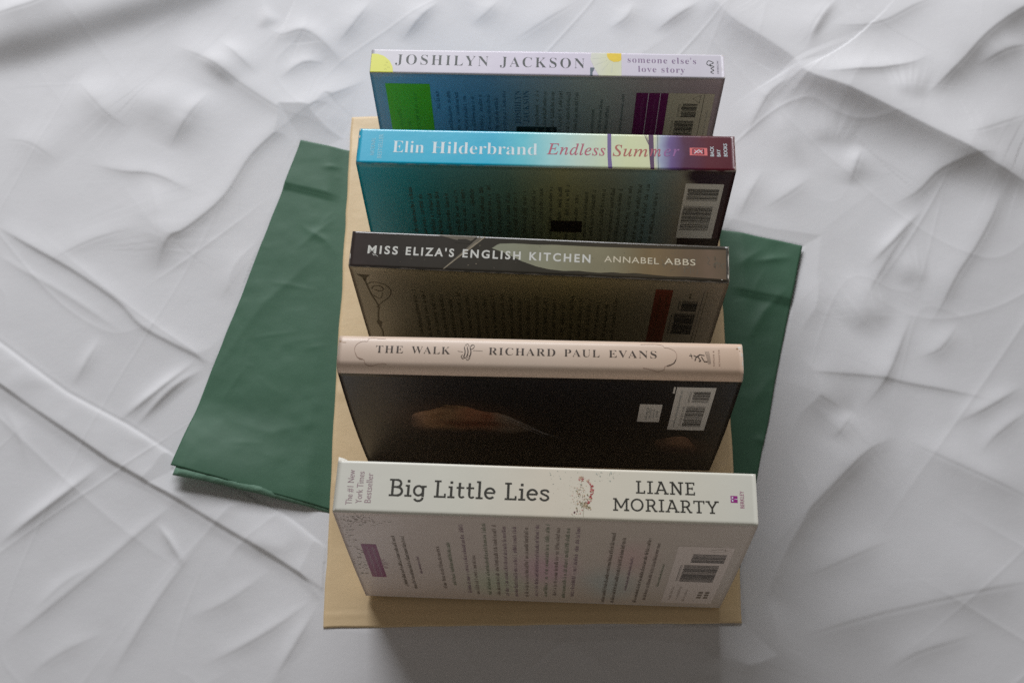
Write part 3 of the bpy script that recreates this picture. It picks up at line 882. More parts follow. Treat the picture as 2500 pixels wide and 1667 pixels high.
for k in range(9):
    a = math.radians(70 + k * 26)
    c, s_ = math.cos(a), math.sin(a)
    q = [(38.6 + c * 3.2, -5.0 - (-s_) * 3.0)]
    e = (38.6 + c * 12.5, -5.0 + s_ * 11)
    if 25.6 < e[0] < 42.6 and -7.6 < e[1] < 8:
        p.line('s', [(38.6 + c * 4.5, -5.0 + s_ * 4.0), e], [.15, .45], sh, .015)
p.poly('s', [(34.6, -8.0), (43.0, -8.0), (43.0, -3.2), (41.6, -2.0), (38.6, -1.7), (36.0, -3.2), (34.8, -5.5)], yd, .03)
p.poly('s', [(25.0, 2.6), (27.6, 2.6), (26.9, 4.8), (26.0, 6.2), (26.4, 8.3), (25.0, 8.3)], tl, .04)
p.done('flower_picture', b.spine)
p = Print(b)
p.line('s', [(96.0, 5.4), (94.4, 4.2), (96.2, 3.0), (94.6, 1.6), (96.4, .4), (94.0, -1), (96.2, -2.4), (93.4, -3.8), (92.4, -1.4), (94.8, .2)], .42, g1, bend=True)
p.vtext('s', 'MORROW', 99.1, 5.3, -4.0, 1.0, material('ink_grey', srgb(150, 146, 160), .4))
p.done('publisher_emblem', b.spine)
worn(b, b.spine, [(102.0, 7.9, 1.4, 1.2), (101.8, -7.6, 2.2, .6), (100.9, 2, .3, 4.5)], seed=3)
gr = material('ink_leaf_green', srgb(112, 206, 30), .4, mottle=.08); tk = material('ink_blue_black', srgb(72, 112, 148), .4); gk = material('ink_dark_leaf', srgb(78, 166, 16), .4)
tg = material('ink_grey_green', srgb(104, 116, 118), .4)
p = Print(b); p.rect('c', -94.6, 9.6, -68.4, 75, gr, 0, 4, 8)
p.blurb('c', -77, 17, 72, 2.6, gk, 1); p.blurb('c', -87.5, 32, 72, 2.2, gk, 2); p.blurb('c', -82.5, 45, 72, 2.2, gk, 3)
p.done('colour_panel', b.back)
p = Print(b)
p.blurb('c', -63.5, 14.5, 33, 2.6, tk, 4)
for k in range(8):
    p.blurb('c', -57 + k * 4.7, 15 + (k * 37 % 7), 110, 2.3, tk, 10 + k, .9)
p.vtext('c', serif_bold('JOSHILYN'), -15.2, 47, 14.4, 3.5, tk, -.006, 1.05); p.vtext('c', serif_bold('JACKSON'), -10.2, 45, 14.2, 3.5, tk, -.006, 1.05)
for k in range(6):
    p.blurb('c', -4.6 + k * 4.7, 14, 112, 2.4, tg, 30 + k, .95)
p.blurb('c', 29, 30, 110, 2.2, tg, 41); p.blurb('c', 33.5, 20, 110, 2.2, tg, 42); p.blurb('c', 37.5, 28, 110, 2.2, tg, 43); p.blurb('c', 46, 16, 80, 1.7, tg, 44)
p.done('blurb_text', b.back)
p = Print(b); p.rect('c', -18, 49.3, 6.7, 56, material('ink_deep_teal', srgb(24, 52, 62), .4)); p.done('quote_panel', b.back)
pp = material('ink_plum', srgb(118, 30, 96), .4, mottle=.05); wl = material('ink_white_rule', srgb(230, 216, 226), .4); pt = material('ink_plum_text', srgb(150, 84, 136), .4)
p = Print(b); p.rect('c', 52.8, 14.6, 71.6, 100, pp, 0, 2, 8)
p.rect('c', 59.8, 14.6, 60.15, 100, wl, .02); p.rect('c', 66.8, 14.6, 67.15, 100, wl, .02)
p.blurb('c', 57.5, 18, 98, 1.6, pt, 51); p.blurb('c', 64.5, 18, 98, 1.6, pt, 52)
p.done('plum_panel', b.back)
crm = material('label_cream', srgb(214, 202, 176), .45)
p = Print(b); p.rect('c', 71.7, 14.6, 98.6, 100, crm, 0, 2, 6); p.barcode(80.4, 24.3, 89.6, 38, M_DARK, 5); p.barcode(77.7, 41, 89.2, 78, M_DARK, 6)
p.rect('c', 92.6, 15, 92.85, 99, M_DARK, .02)
p.line('c', [(86.2, 19.4), (90.8, 16.0)], .22, M_DARK, .02); p.line('c', [(86.2, 19.4), (90.4, 23.4)], .22, M_DARK, .02); p.line('c', [(90.8, 16.0), (90.4, 23.4)], .22, M_DARK, .03)
p.blurb('c', 80, 16, 22, 1.4, tg, 55); p.blurb('c', 96.5, 30, 98, 1.5, tg, 56, .7)
p.done('barcode_label', b.back)

# ---- 2: turquoise spine running into maroon
b = Book('paperback_book', 'paperback whose spine runs from turquoise through pale yellow to dark maroon',
         210.2, 23.4, 137.6, (23.75, 163.9, 2.1), -0.071, -0.0425, 1.0, bow=1.1, seed=2)
cy = srgb(20, 190, 226)
sp = printed('sunset_spine', [(-110, srgb(52, 190, 228)), (-90, cy), (-30, cy), (-12, srgb(94, 208, 224)), (3, srgb(168, 226, 226)), (18, srgb(204, 230, 214)), (45, srgb(228, 236, 188)), (60, srgb(230, 234, 190)), (64, srgb(172, 184, 208)), (69, srgb(116, 92, 150)), (76, srgb(86, 38, 70)), (90, srgb(98, 26, 42)), (110, srgb(92, 24, 36))],
             0.3, 0.45, wear=(105.1, 11.7, .5), blobs=[])
sp2 = printed('dusk_cover', [(-110, srgb(8, 172, 198)), (-85, srgb(10, 158, 178)), (-55, srgb(76, 146, 154)), (-20, srgb(96, 134, 128)), (10, srgb(146, 150, 116)), (38, srgb(130, 140, 126)), (60, srgb(116, 146, 150)), (78, srgb(142, 138, 124)), (88, srgb(70, 50, 60)), (110, srgb(56, 30, 40))],
              0.4, 0.2, blobs=[(90, 132, 12, 7, 0, .3, srgb(44, 20, 40), 1)])
b.body(sp, sp2, sp2)
wh = material('ink_white', srgb(226, 240, 244), .4); rd = material('ink_crimson', srgb(186, 84, 108), .4); rd2 = material('ink_rust', srgb(184, 96, 84), .4); vi = material('ink_violet', srgb(156, 100, 160), .4)
p = Print(b); p.text('s', serif_bold('Elin'), -85.4, -67.8, 4.3, 7.6, wh, -.010, 1.0, .002); p.text('s', serif_bold('Hilderbrand'), -63.6, -4.6, 4.4, 7.6, wh, -.010, 1.0, -.003); p.done('author_lettering', b.spine)
p = Print(b); p.text('s', serif_italic('Endless'), .6, 33.2, 3.4, 7.4, rd, .004, 1.08, 0, ref=serif_italic('E')); p.text('s', serif_italic('Sum'), 37.2, 56.6, 3.5, 7.4, rd2, .004, 1.08, 0, ref=serif_italic('E')); p.text('s', serif_italic('m'), 57.8, 63.9, 3.2, 7.4, rd, .004, 1.05, 0, .03, serif_italic('E')); p.text('s', serif_italic('er'), 65.5, 74.2, 3.0, 7.4, vi, .004, 1.15, 0, ref=serif_italic('E')); p.done('title_lettering', b.spine)
po = material('ink_post_violet', srgb(112, 92, 152), .4); po2 = material('ink_post_plum', srgb(84, 44, 88), .4)
p = Print(b)
p.poly('s', [(34.2, -11.6), (36.4, -11.6), (36.4, 4), (37.0, 11.6), (34.7, 11.6), (34.3, 2)], po, -.02)
p.poly('s', [(57.1, -11.6), (60.0, -11.6), (60.0, 6), (60.2, 11.6), (58.0, 11.6), (57.5, 3)], po2, -.02)
p.line('s', [(54.9, -11.5), (56.2, -7.6), (57.6, -4.4)], [.25, .5, .7], po2, -.025); p.line('s', [(56.0, -11.5), (56.6, -8), (57.5, -6.2)], .25, po2, -.028)
p.line('s', [(62.3, -11.5), (62.2, 0), (62.4, 11.6)], .3, tl, -.02)
p.done('window_post_print', b.spine)
bw = material('ink_pale_blue', srgb(150, 214, 232), .4)
p = Print(b); p.vtext('s', 'NATIONAL', -95.4, 6.4, -5.2, 2.3, bw); p.vtext('s', 'BESTSELLER', -91.2, 8.3, -7.9, 2.3, bw); p.done('sales_flash', b.spine)
em = material('ink_salmon', srgb(236, 120, 120), .4, mottle=.1)
p = Print(b); p.rect('s', 79.9, -3.0, 81.3, 2.1, em); p.rect('s', 81.3, -3.0, 89.6, -2.4, em); p.rect('s', 81.3, 1.5, 89.6, 2.1, em); p.rect('s', 87.9, -2.4, 89.6, 1.5, em)
p.rect('s', 81.9, -2.0, 87.2, 1.1, material('ink_salmon_deep', srgb(206, 70, 82), .4)); p.line('s', [(82.3, .8), (85, -1.8), (86.8, .6)], .45, wh, .02); p.line('s', [(82.5, -1.6), (84.5, .4), (87, -1.6)], .3, wh, .03)
p.vtext('s', 'BACK', 93.2, 2.5, -4.3, 2.0, wh, .01); p.vtext('s', 'BAY', 96.8, 2.5, -2.3, 2.0, wh, .01); p.vtext('s', 'BOOKS', 100.6, 2.4, -6.2, 2.0, wh, .01); p.done('publisher_emblem', b.spine)
worn(b, b.spine, [(-104.6, -10.5, .9, 1.6), (-104.5, -6, .7, 2.6)], seed=4)
tb = material('ink_brown_black', srgb(74, 82, 72), .4)
p = Print(b)
for k in range(29):
    p.blurb('c', -76 + k * 5.0 + (k % 3) * .4, (22 - k * .3) + (k * 53 % 9), 122 - (k * 31 % 14), 2.5, tb, 60 + k, .85)
p.rect('c', 3.9, 53.5, 22.3, 66, material('ink_charcoal', srgb(36, 30, 32), .4), .02); p.done('blurb_text', b.back)
p = Print(b); p.rect('c', 78.8, 13.0, 100.2, 69.5, M_WHITE, .01, 2, 6); p.barcode(80.6, 18, 98.2, 30.5, M_DARK, 15, False); p.barcode(79.9, 35.2, 96.8, 61, M_DARK, 16, False); p.rect('c', 80, 69.8, 104.2, 120, material('ink_coffee', srgb(40, 28, 30), .4), 0, 1, 4); p.done('barcode_label', b.back)

# ---- 3: dark photographic spine under clear film
b = Book('paperback_book', 'dark brown spined book in clear film with pale capitals, middle book of the row',
         204.2, 21.8, 132.9, (17.5, 106.3, 1.8), -0.0927, 0.0069, 1.0, bow=0.6, seed=3)
dk = srgb(60, 54, 50)
sp = printed('kitchen_spine', [(-110, srgb(70, 58, 56)), (-80, srgb(62, 57, 52)), (-40, srgb(62, 58, 50)), (10, srgb(60, 56, 46)), (60, srgb(74, 66, 52)), (110, srgb(60, 54, 44))], 0.24, 0.6, mottle=.2, wear=(102.1, 10.9, .35))
cv = printed('parchment_cover', [(-110, srgb(178, 158, 132)), (-60, srgb(160, 146, 112)), (20, srgb(172, 156, 106)), (80, srgb(164, 150, 124)), (110, srgb(168, 150, 128))], .35, .3)
b.body(sp, cv, cv)
pic = printed('leaf_picture', [(-110, srgb(156, 156, 132)), (-22, srgb(156, 158, 136)), (5, srgb(148, 148, 124)), (18, srgb(136, 130, 102)), (30, srgb(128, 112, 78)), (45, srgb(126, 108, 74)), (62, srgb(140, 120, 88)), (78, srgb(122, 104, 82)), (92, srgb(128, 108, 90)), (110, srgb(106, 96, 78))], .24, .6,
              blobs=[(20, 131, 30, 12, 12, .5, srgb(164, 162, 136), .6)], mottle=.14)
p = Print(b, .05)
up = [(-25.5, -3.5), (-22, -6.4), (-14, -7.0), (0, -6.8), (7.5, -7.2), (30, -7.0), (60, -7.4), (100.5, -8.4)]
lo = [(100.5, 9.4), (90, 9.0), (80, 8.7), (70, 9.0), (62, 8.5), (52, 7.8), (46, 8.3), (40, 7.9), (33, 8.6), (26, 8.3), (22, 7.9), (14, 8.4), (6, 7.8), (-1, 6.4), (-9, 3.6), (-18, -.8)]
p.poly('s', up + lo, pic, 0, 90)
sil = material('ink_silver', srgb(164, 152, 128), .35, mottle=.3, mottle_scale=300); sil2 = material('ink_dull_silver', srgb(112, 104, 88), .35, mottle=.3, mottle_scale=300)
p.line('s', [(-51, 10.4), (-42, 1.2), (-31, -10.4)], [.5, 1.3, 2.4], sil2, .01); p.line('s', [(-50.6, 10.2), (-41.4, 1.0), (-34, -6.6)], [.3, .55, .3], sil, .03); p.line('s', [(-40.3, .6), (-29.5, -10.4)], [.2, .6], sil, .03)
p.poly('s', [(-56, -10.4), (-46, -7.8), (-38, -6.6), (-35.8, -8.4), (-33.6, -10.4)], sil2, .005)
p.poly('s', [(-46, -6.0), (-44, -8.2), (-40, -8.4), (-36.6, -7.2), (-37, -5.6)], sp, .012)
rs = np.random.RandomState(9)
for k in range(60):
    uu = rs.uniform(-75, 95); yy = rs.uniform(-8, 8.5); q = rs.uniform(.1, .38)
    p.line('s', [(uu, yy), (uu + q * rs.uniform(.5, 2), yy + q * rs.normal())], q, sil2 if k % 3 else sil, .02)
for k in range(26):
    uu = rs.uniform(58, 99); yy = rs.uniform(-2, 6); ll = rs.uniform(1.2, 4)
    p.line('s', [(uu, yy + ll / 2), (uu + rs.normal(0, .6), yy), (uu + rs.normal(.5, .8), yy - ll / 2)], rs.uniform(.15, .5), sil2, .015 + k * .0005)
p.done('spine_picture', b.spine)
pw = material('ink_off_white', srgb(226, 226, 218), .35); pc = material('ink_cream', srgb(226, 216, 190), .35)
p = Print(b, .1)
for wd, a0, a1 in (('MISS', -92.6, -76.2), ("ELIZA'S", -71.9, -45.7), ('ENGLISH', -41.1, -9.7), ('KITCHEN', -5.0, 27.9)):
    p.text('s', wd, a0, a1, 2.7, 5.0, pw, .026, 1.35, 0, ref='H')
p.line('s', [(-89.7, 2.8), (-89.1, 3.8), (-87.8, 3.6), (-86.6, 4.5)], [.3, .3, .25, .1], pw, .01, False); p.done('title_lettering', b.spine)
p = Print(b, .1); p.text('s', 'ANNABEL', 35.3, 64.6, 1.9, 3.7, pc, .004, 1.1, 0, ref='H'); p.text('s', 'ABBS', 67.5, 84.1, 1.8, 3.7, pc, .004, 1.1, 0, ref='H'); p.done('author_lettering', b.spine)
p = Print(b, .1); p.line('s', [(90.5, -4), (91.6, -2), (90.6, 0), (92, 1)], .3, sil2, bend=True); p.blurb('s', 95, -5, 3, 1.3, sil2, 7, .8); p.done('publisher_emblem', b.spine)
worn(b, b.spine, [(98.2, 9.6, .8, .5), (101.7, -2, .5, 9), (101.5, 7.5, .7, 3.4), (-101.8, 5, .4, 5)], seed=5)
fl = material('ink_umber', srgb(74, 56, 26), .4)
p = Print(b)
p.poly('c', [(-99.0, 9.2), (-91.4, 9.8), (-93.8, 13), (-94.6, 17), (-95.8, 17), (-96.2, 13)], fl)
p.line('c', [(-95.2, 14), (-94.6, 22), (-93.4, 34), (-91.2, 48), (-92.4, 58), (-93.6, 72), (-92.6, 84), (-94, 100)], [.9] * 57, fl, 0, True)
p.line('c', [(-95, 22), (-92, 18.5), (-88, 18.6), (-83.6, 22), (-82, 28), (-84, 36), (-88.6, 43), (-92.5, 50)], .6, fl, .01, True)
p.line('c', [(-91, 27), (-88, 29), (-86, 26), (-87.6, 22.5), (-91, 23), (-92.6, 26.5)], .7, fl, .012, True); p.line('c', [(-93, 34), (-89, 38), (-87, 31)], .5, fl, .014, True)
p.poly('c', [(-95, 70), (-93.6, 66), (-91.4, 70), (-93, 78)], fl, .016, 8)
p.done('flourish_drawing', b.back)
tz = material('ink_dark_olive', srgb(104, 96, 66), .4)
p = Print(b)
for k in range(24):
    p.blurb('c', -68 + k * 4.9, 24 + (k * 29 % 9), 116 - (k * 17 % 12), 2.4, tz, 90 + k, .85)
p.done('blurb_text', b.back)
p = Print(b); p.rect('c', 64.2, 11.6, 73.6, 96, material('ink_brick', srgb(128, 64, 44), .4, mottle=.1), 0, 1, 6); p.blurb('c', 68, 16, 94, 1.5, fl, 120); p.blurb('c', 71.6, 16, 94, 1.5, fl, 121); p.done('brick_panel', b.back)
p = Print(b); p.barcode(80.0, 24.5, 88.6, 36.8, M_DARK, 25); p.barcode(77.2, 40, 88.9, 68, M_DARK, 26); p.rect('c', 90.3, 12, 90.5, 90, M_DARK, 0); p.rect('c', 92.2, 12, 92.4, 90, tz, 0); p.blurb('c', 84, 14, 22, 1.4, tz, 122); p.done('barcode_print', b.back)

# ---- 4: hardcover, beige rounded spine, black boards
b = Book('hardcover_book', 'black hardcover with a rounded beige spine, a swirl ornament and white barcode label',
         208.7, 20.2, 137.6, (14.9, 41.4, 1.7), -0.0664, -0.0278, 4.2, crown=1.3, bow=2.2, seed=4)
bei = srgb(228, 204, 188)
sp = printed('beige_jacket', [(-110, srgb(226, 203, 184)), (0, srgb(229, 208, 188)), (110, srgb(224, 195, 170))], .42, .1, mottle=.04, wear=(104.35, 30, .6))
blk = printed('black_jacket', [(-110, srgb(28, 28, 30)), (110, srgb(26, 25, 27))], .4, .1, mottle=.08,
              blobs=[(-44, 76, 33, 22, -8, .6, srgb(70, 50, 38), .8), (84, 44, 15, 12, -25, .6, srgb(64, 46, 38), .8)])
b.body(sp, blk, blk, thick=0.5, page_inset=4.0, fore=4.0)
db = material('ink_dark_brown', srgb(70, 56, 44), .45); lb = material('ink_fine_brown', srgb(176, 148, 130), .45)
p = Print(b, .1)
for wd, a0, a1 in (('THE', -84.6, -70.5), ('WALK', -66.2, -46.1)):
    p.text('s', serif_bold(wd), a0, a1, -.8, 4.0, db, -.012, 1.15)
p.done('title_lettering', b.spine)
p = Print(b, .1)
for wd, a0, a1 in (('RICHARD', -26.3, 8.1), ('PAUL', 12.6, 30.9), ('EVANS', 35.5, 60.1)):
    p.text('s', serif_bold(wd), a0, a1, -1.0, 4.0, db, -.012, 1.15)
p.done('author_lettering', b.spine)
p = Print(b, .1)
for k, dx in enumerate((-1.5, 0, 1.5)):
    p.line('s', [(-36.2 + dx, -6.0), (-37.4 + dx, -5.2), (-37.0 + dx, -3.2), (-37.0 + dx, -1.2), (-37.8 + dx, .8), (-39.0 + dx, .6)], [.12] * 10 + [.5] * 20 + [.12] * 11, db, k * .006, True)
p.line('s', [(-39.6, -.6), (-40.4, .4), (-39.4, 1.6), (-38.2, .8), (-37.2, 2.2), (-35.8, 1.0), (-36.4, -.4)], .22, db, .03, True)
p.line('s', [(-36.0, -5.0), (-35.0, -6.6), (-33.8, -6.0), (-34.2, -4.6), (-35.6, -3.8)], .22, db, .035, True)
p.line('s', [(-38.5, -6.4), (-37.2, -7.0), (-36.6, -6.0)], .2, db, .04, True)
p.line('s', [(-42.2, -2.7), (-39.5, -2.2)], .16, db, .045); p.line('s', [(-34.6, -3.2), (-29.4, -3.0)], .16, db, .045)
p.done('swirl_ornament', b.spine)
p = Print(b, .1)
L1 = [(-80, -9.2), (-83.5, -9.2), (-86.5, -9.6), (-89, -8.9), (-89.4, -7.4), (-92, -7.2), (-94.6, -5.6), (-95.7, -2.7), (-94.6, .6), (-92.8, 2.8), (-90.4, 3.2), (-89.9, 4.8), (-88.2, 6.0), (-85.8, 6.1), (-82.5, 5.2), (-80, 4.9), (-78.6, 5.3)]
p.line('s', L1, .2, lb, 0, True)
p.line('s', [(-95.1, -.4), (-93.8, 1.9), (-91, 2.9)], .35, lb, .01, True)
p.done('scroll_frame', b.spine)
p = Print(b, .1)
R1 = [(52, -9.0), (56.3, -9.3), (60, -9.3), (63.4, -8.6), (64.2, -7.4), (66.6, -7.0), (69.4, -5.4), (70.4, -2.6), (69.4, .4), (67, 2.8), (64.3, 3.3), (63.6, 5.0), (60.6, 6.0), (57, 5.0), (53, 4.2)]
p.line('s', R1, .2, lb, 0, True); p.line('s', [(70.0, -.6), (68.6, 1.6), (65.4, 3.0)], .4, db, .01, True)
p.done('scroll_frame', b.spine)
p = Print(b, .1)
p.line('s', [(79.0, -3.2), (80.6, -2.2), (82.2, -3.6), (84.6, -3.2)], [.3, .7, .5, .4], db); p.line('s', [(80.2, -1.8), (79.6, -.2)], .5, db, .01); p.line('s', [(81.4, -2.2), (82.6, -.2), (81.6, .2)], .5, db, .015); p.line('s', [(83.0, -2.4), (84.4, .2), (86, .3)], .45, db, .02)
p.line('s', [(76.8, -3.0), (78.4, -2.9)], .4, db, .02); p.line('s', [(77.6, -4.2), (78.2, -1.4)], .3, db, .03)
for k in range(4):
    p.line('s', [(85.0 + k * .6, -5.6), (85.8 + k * .5, -2), (86.4 + k * .4, 1.4)], .16, db, .01, True)
p.vtext('s', 'SIMON &', 89.7, 2.6, -6.2, .8, lb, 0, 1.2); p.vtext('s', 'SCHUSTER', 92.5, 2.6, -6.8, .8, lb, 0, 1.2)
p.done('publisher_emblem', b.spine)
tn = material('worn_brown', srgb(168, 130, 92), .8)
worn(b, b.spine, [(102.6, -8.2, 2.2, 1.6), (103.7, -4, .8, 2.6), (103.9, 1, .5, 3), (103.6, 7, 1, 3)], M_WORN, 6)
worn(b, b.spine, [(101.6, -7.6, 1.2, 1.2), (102.8, -6.2, .7, .7), (-103.4, -7.0, 1.2, .9), (-101.6, -6.4, 3, .4)], tn, 7)
skin = printed('portrait_ink', [(-110, srgb(150, 114, 88)), (-70, srgb(156, 122, 96)), (-60, srgb(144, 110, 78)), (-48, srgb(126, 98, 70)), (-38, srgb(138, 94, 68)), (-28, srgb(140, 98, 74)), (-18, srgb(122, 108, 92)), (-5, srgb(84, 76, 66)), (110, srgb(60, 50, 44))], .4, .1, mottle=.25,
               blobs=[(-54, 85, 5, 2.2, 25, 1, srgb(96, 66, 40), .6), (-36, 72, 18, 4.5, -4, .7, srgb(84, 40, 24), .85), (-27, 82, 3, 5, 0, .8, srgb(120, 66, 44), .7), (-44, 56.5, 46, 8, -3, .7, srgb(44, 38, 37), 1), (-72, 74, 4.5, 14, 20, .9, srgb(74, 58, 50), .9), (-46, 98, 20, 5, 6, .6, srgb(86, 64, 44), .7)])
p = Print(b)
p.poly('c', [(-71.5, 66), (-71, 58), (-69, 53), (-65, 50), (-60, 48), (-54, 43.5), (-49, 40.6), (-44, 40.2), (-38, 42.6), (-33, 46.6), (-28, 48.6), (-22, 49.6), (-16, 54), (-10, 60.5), (-3, 68), (-4, 74), (-12, 78), (-24, 82), (-38, 85), (-50, 85), (-60, 82), (-67, 76), (-70.5, 71)], skin, 0, 60)
p.done('portrait_picture', b.back)
hand = printed('hand_ink', [(-110, srgb(90, 64, 50)), (70, srgb(84, 64, 52)), (80, srgb(132, 100, 78)), (92, srgb(96, 66, 52)), (110, srgb(70, 50, 44))], .4, .1, mottle=.2, blobs=[(80, 36, 18, 9, -10, .7, srgb(48, 34, 34), .95)])
p = Print(b); p.poly('c', [(66.5, 85.4), (72, 80.4), (78, 77.6), (82, 77.2), (85, 80), (87.5, 87), (90.5, 94), (93, 101), (88, 103.5), (78, 104), (70, 98), (67, 90)], hand, 0, 40); p.done('hand_picture', b.back)
p = Print(b); p.line('c', [(-52, 40), (-44, 42), (-38, 44)], [.2, .9, .3], material('ink_straw', srgb(150, 130, 96), .4)); p.line('c', [(-26, 50), (-18, 55), (-9.4, 64), (3.3, 78), (14, 86)], [.3] * 6 + [.9] * 12 + [1.8] * 8 + [.5] * 7, material('ink_smoke', srgb(120, 118, 116), .4, mottle=.3, mottle_scale=200), 0, True)
p.line('c', [(-18, 58), (-8, 70), (4, 84)], [.2, .8, .3], bpy.data.materials['ink_smoke'], .01); p.done('portrait_highlights', b.back)
p = Print(b); p.rect('c', 71.8, 12.4, 92.2, 67.6, M_WHITE, 0, 2, 6); p.barcode(81.0, 17.3, 90, 31, M_DARK, 35); p.barcode(79.3, 35.4, 89.4, 62.6, M_DARK, 36); p.blurb('c', 75.2, 16, 64, 1.1, tg, 130); p.rect('c', 70.2, 12.4, 71.2, 20, M_WHITE); p.done('barcode_label', b.back)
p = Print(b); p.rect('c', 54.2, 34.0, 66.2, 57.2, M_WHITE)
for k in range(4):
    p.blurb('c', 59.2 + k * 1.8, 38 + k, 54 - k, 1.1, tg, 140 + k)
p.line('c', [(58, 38), (60, 42), (58.4, 46)], .3, tg, .02, True); p.done('logo_sticker', b.back)

# ---- 5: nearest, white spine
b = Book('paperback_book', 'thick paperback with a clean white spine and black slab lettering, nearest the viewer',
         206.4, 26.9, 139.8, (13.8, -38.6, 2.1), -0.0748, -0.0698, 1.0, bow=0.9, seed=5)
sp = printed('white_spine', [(-110, srgb(228, 227, 216)), (-40, srgb(231, 229, 214)), (0, srgb(235, 226, 207)), (60, srgb(234, 229, 211)), (110, srgb(228, 228, 216))], .4, .12, mottle=.03, wear=(103.2, 13.45, .4))
cv = printed('white_cover', [(-110, srgb(214, 198, 188)), (-20, srgb(208, 194, 182)), (20, srgb(206, 192, 178)), (110, srgb(204, 192, 180))], .4, .12, mottle=.05,
             blobs=[(2, 62, 14, 20, 0, .8, srgb(216, 168, 186), .6), (-26, 34, 14, 20, 0, .8, srgb(184, 200, 166), .55), (36, 40, 12, 24, 10, .8, srgb(176, 190, 186), .6), (46, 86, 10, 20, 0, .8, srgb(212, 176, 172), .6)])
b.body(sp, cv, cv)
sb = material('ink_soft_black', srgb(58, 56, 48), .4); mv = material('ink_mauve_grey', srgb(172, 146, 152), .4); mg = material('ink_magenta', srgb(160, 40, 136), .4)
p = Print(b); p.slab('s', 'Big Little Lies', -76.5, 2.2, 4.7, 9.0, sb, 0, .025, .36); p.done('title_lettering', b.spine)
p = Print(b); p.slab('s', 'LIANE', 44.4, 73.2, -.9, 6.6, sb, 0, .06); p.slab('s', 'MORIARTY', 33.2, 84.6, 8.3, 6.4, sb, 0, .05); p.done('author_lettering', b.spine)
p = Print(b); p.vtext('s', 'The #1 New', -94.2, 9.9, -8.4, 3.1, mv); p.vtext('s', 'York Times', -89.4, 9.0, -7.6, 3.1, mv); p.vtext('s', 'Bestseller', -85.0, 8.6, -7.0, 3.1, mv); p.done('sales_flash', b.spine)
p = Print(b); p.rect('s', 90.4, -1.2, 93.8, 2.3, mg); p.rect('s', 91.0, -.7, 91.7, .2, wh, .02); p.rect('s', 91.0, .8, 91.7, 1.7, wh, .02); p.rect('s', 92.3, .3, 93.8, .6, wh, .02); p.rect('s', 90.4, .35, 90.9, .6, wh, .02)
p.vtext('s', 'BERKLEY', 96.9, 5.0, -3.9, 1.9, material('ink_rose', srgb(170, 88, 130), .4)); p.done('publisher_emblem', b.spine)
# burst of shattered sweet
reds = [material('ink_candy_red', srgb(176, 66, 72), .4), material('ink_candy_pink', srgb(206, 128, 122), .4), material('ink_candy_olive', srgb(142, 136, 100), .4), material('ink_candy_sand', srgb(214, 188, 156), .4), material('ink_candy_smoke', srgb(192, 198, 186), .4), material('ink_candy_dark', srgb(110, 60, 70), .4)]
p = Print(b)
rs = np.random.RandomState(21)
def shard(u, y, r, m, dl):
    n = 5
    a = np.sort(rs.uniform(0, 6.28, n)); q = rs.uniform(.5, 1.1, n) * r
    p.faces(p.conv('s', [(u + q[i] * math.cos(a[i]), y - q[i] * math.sin(a[i])) for i in range(n)]), [tuple(range(n))], m, .06 + dl)
for k in range(46):                                             # curved right-hand rim of the sweet
    a = math.radians(rs.uniform(-75, 62)); rr = rs.uniform(.82, 1.0)
    shard(18.4 + 5.0 * rr * math.cos(a), -1.2 - 7.4 * rr * math.sin(a), rs.uniform(.35, 1.0), reds[[0, 0, 1, 0, 3][k % 5]], k * .0008)
for k in range(30):
    a = math.radians(rs.uniform(85, 115)); rr = rs.uniform(.7, 1.05)
    shard(18.4 + 5.0 * rr * math.cos(a), -1.2 - 7.4 * rr * math.sin(a), rs.uniform(.2, .7), reds[[0, 1, 3][k % 3]], .04 + k * .0008)
for k in range(150):                                            # crumbs at the lower left
    u, y = 18.6 + rs.normal(-1.6, 2.4), 2.2 + rs.normal(0, 4.4)
    shard(u, y, rs.uniform(.12, .5), reds[[2, 3, 2, 4, 1, 3][k % 6]], .07 + k * .0004)
for k in range(34):
    u, y = 19.5 + rs.normal(0, 1.5), 6.2 + rs.normal(0, 1.0)
    shard(u, y, rs.uniform(.3, .7), reds[2 if k % 3 else 3], .14 + k * .0004)
for k in range(70):
    u, y = 13.0 + rs.normal(0, 4.5), 1.0 + rs.normal(0, 5.5)
    if abs(y) < 12.4:
        shard(u, y, rs.uniform(.08, .28), reds[3 + (k % 2)], .02 + k * .0003)
for u, y, r in ((14.4, 9.9, .8), (15.6, 9.0, .55), (13.6, 11.2, .35), (16.4, 10.6, .25)):
    shard(u, y, r, reds[5], .2)
for k in range(40):
    u, y = rs.choice([6, 27, 31], p=[.35, .4, .25]) + rs.normal(0, 2.6), -9.6 + rs.normal(0, 2.0)
    if y > -12.6:
        shard(u, y, rs.uniform(.15, .6), reds[4], .02 + k * .0005)
p.line('s', [(19.0, 7.5), (18.8, 10.6), (18.9, 12.2)], .14, reds[2], .05)
p.done('burst_picture', b.spine)
worn(b, b.spine, [(-102.4, -12.6, 1.8, 1.4), (-102.6, 12.4, 1.2, 1.4), (102.4, -12.7, 1.4, .9)], seed=8)
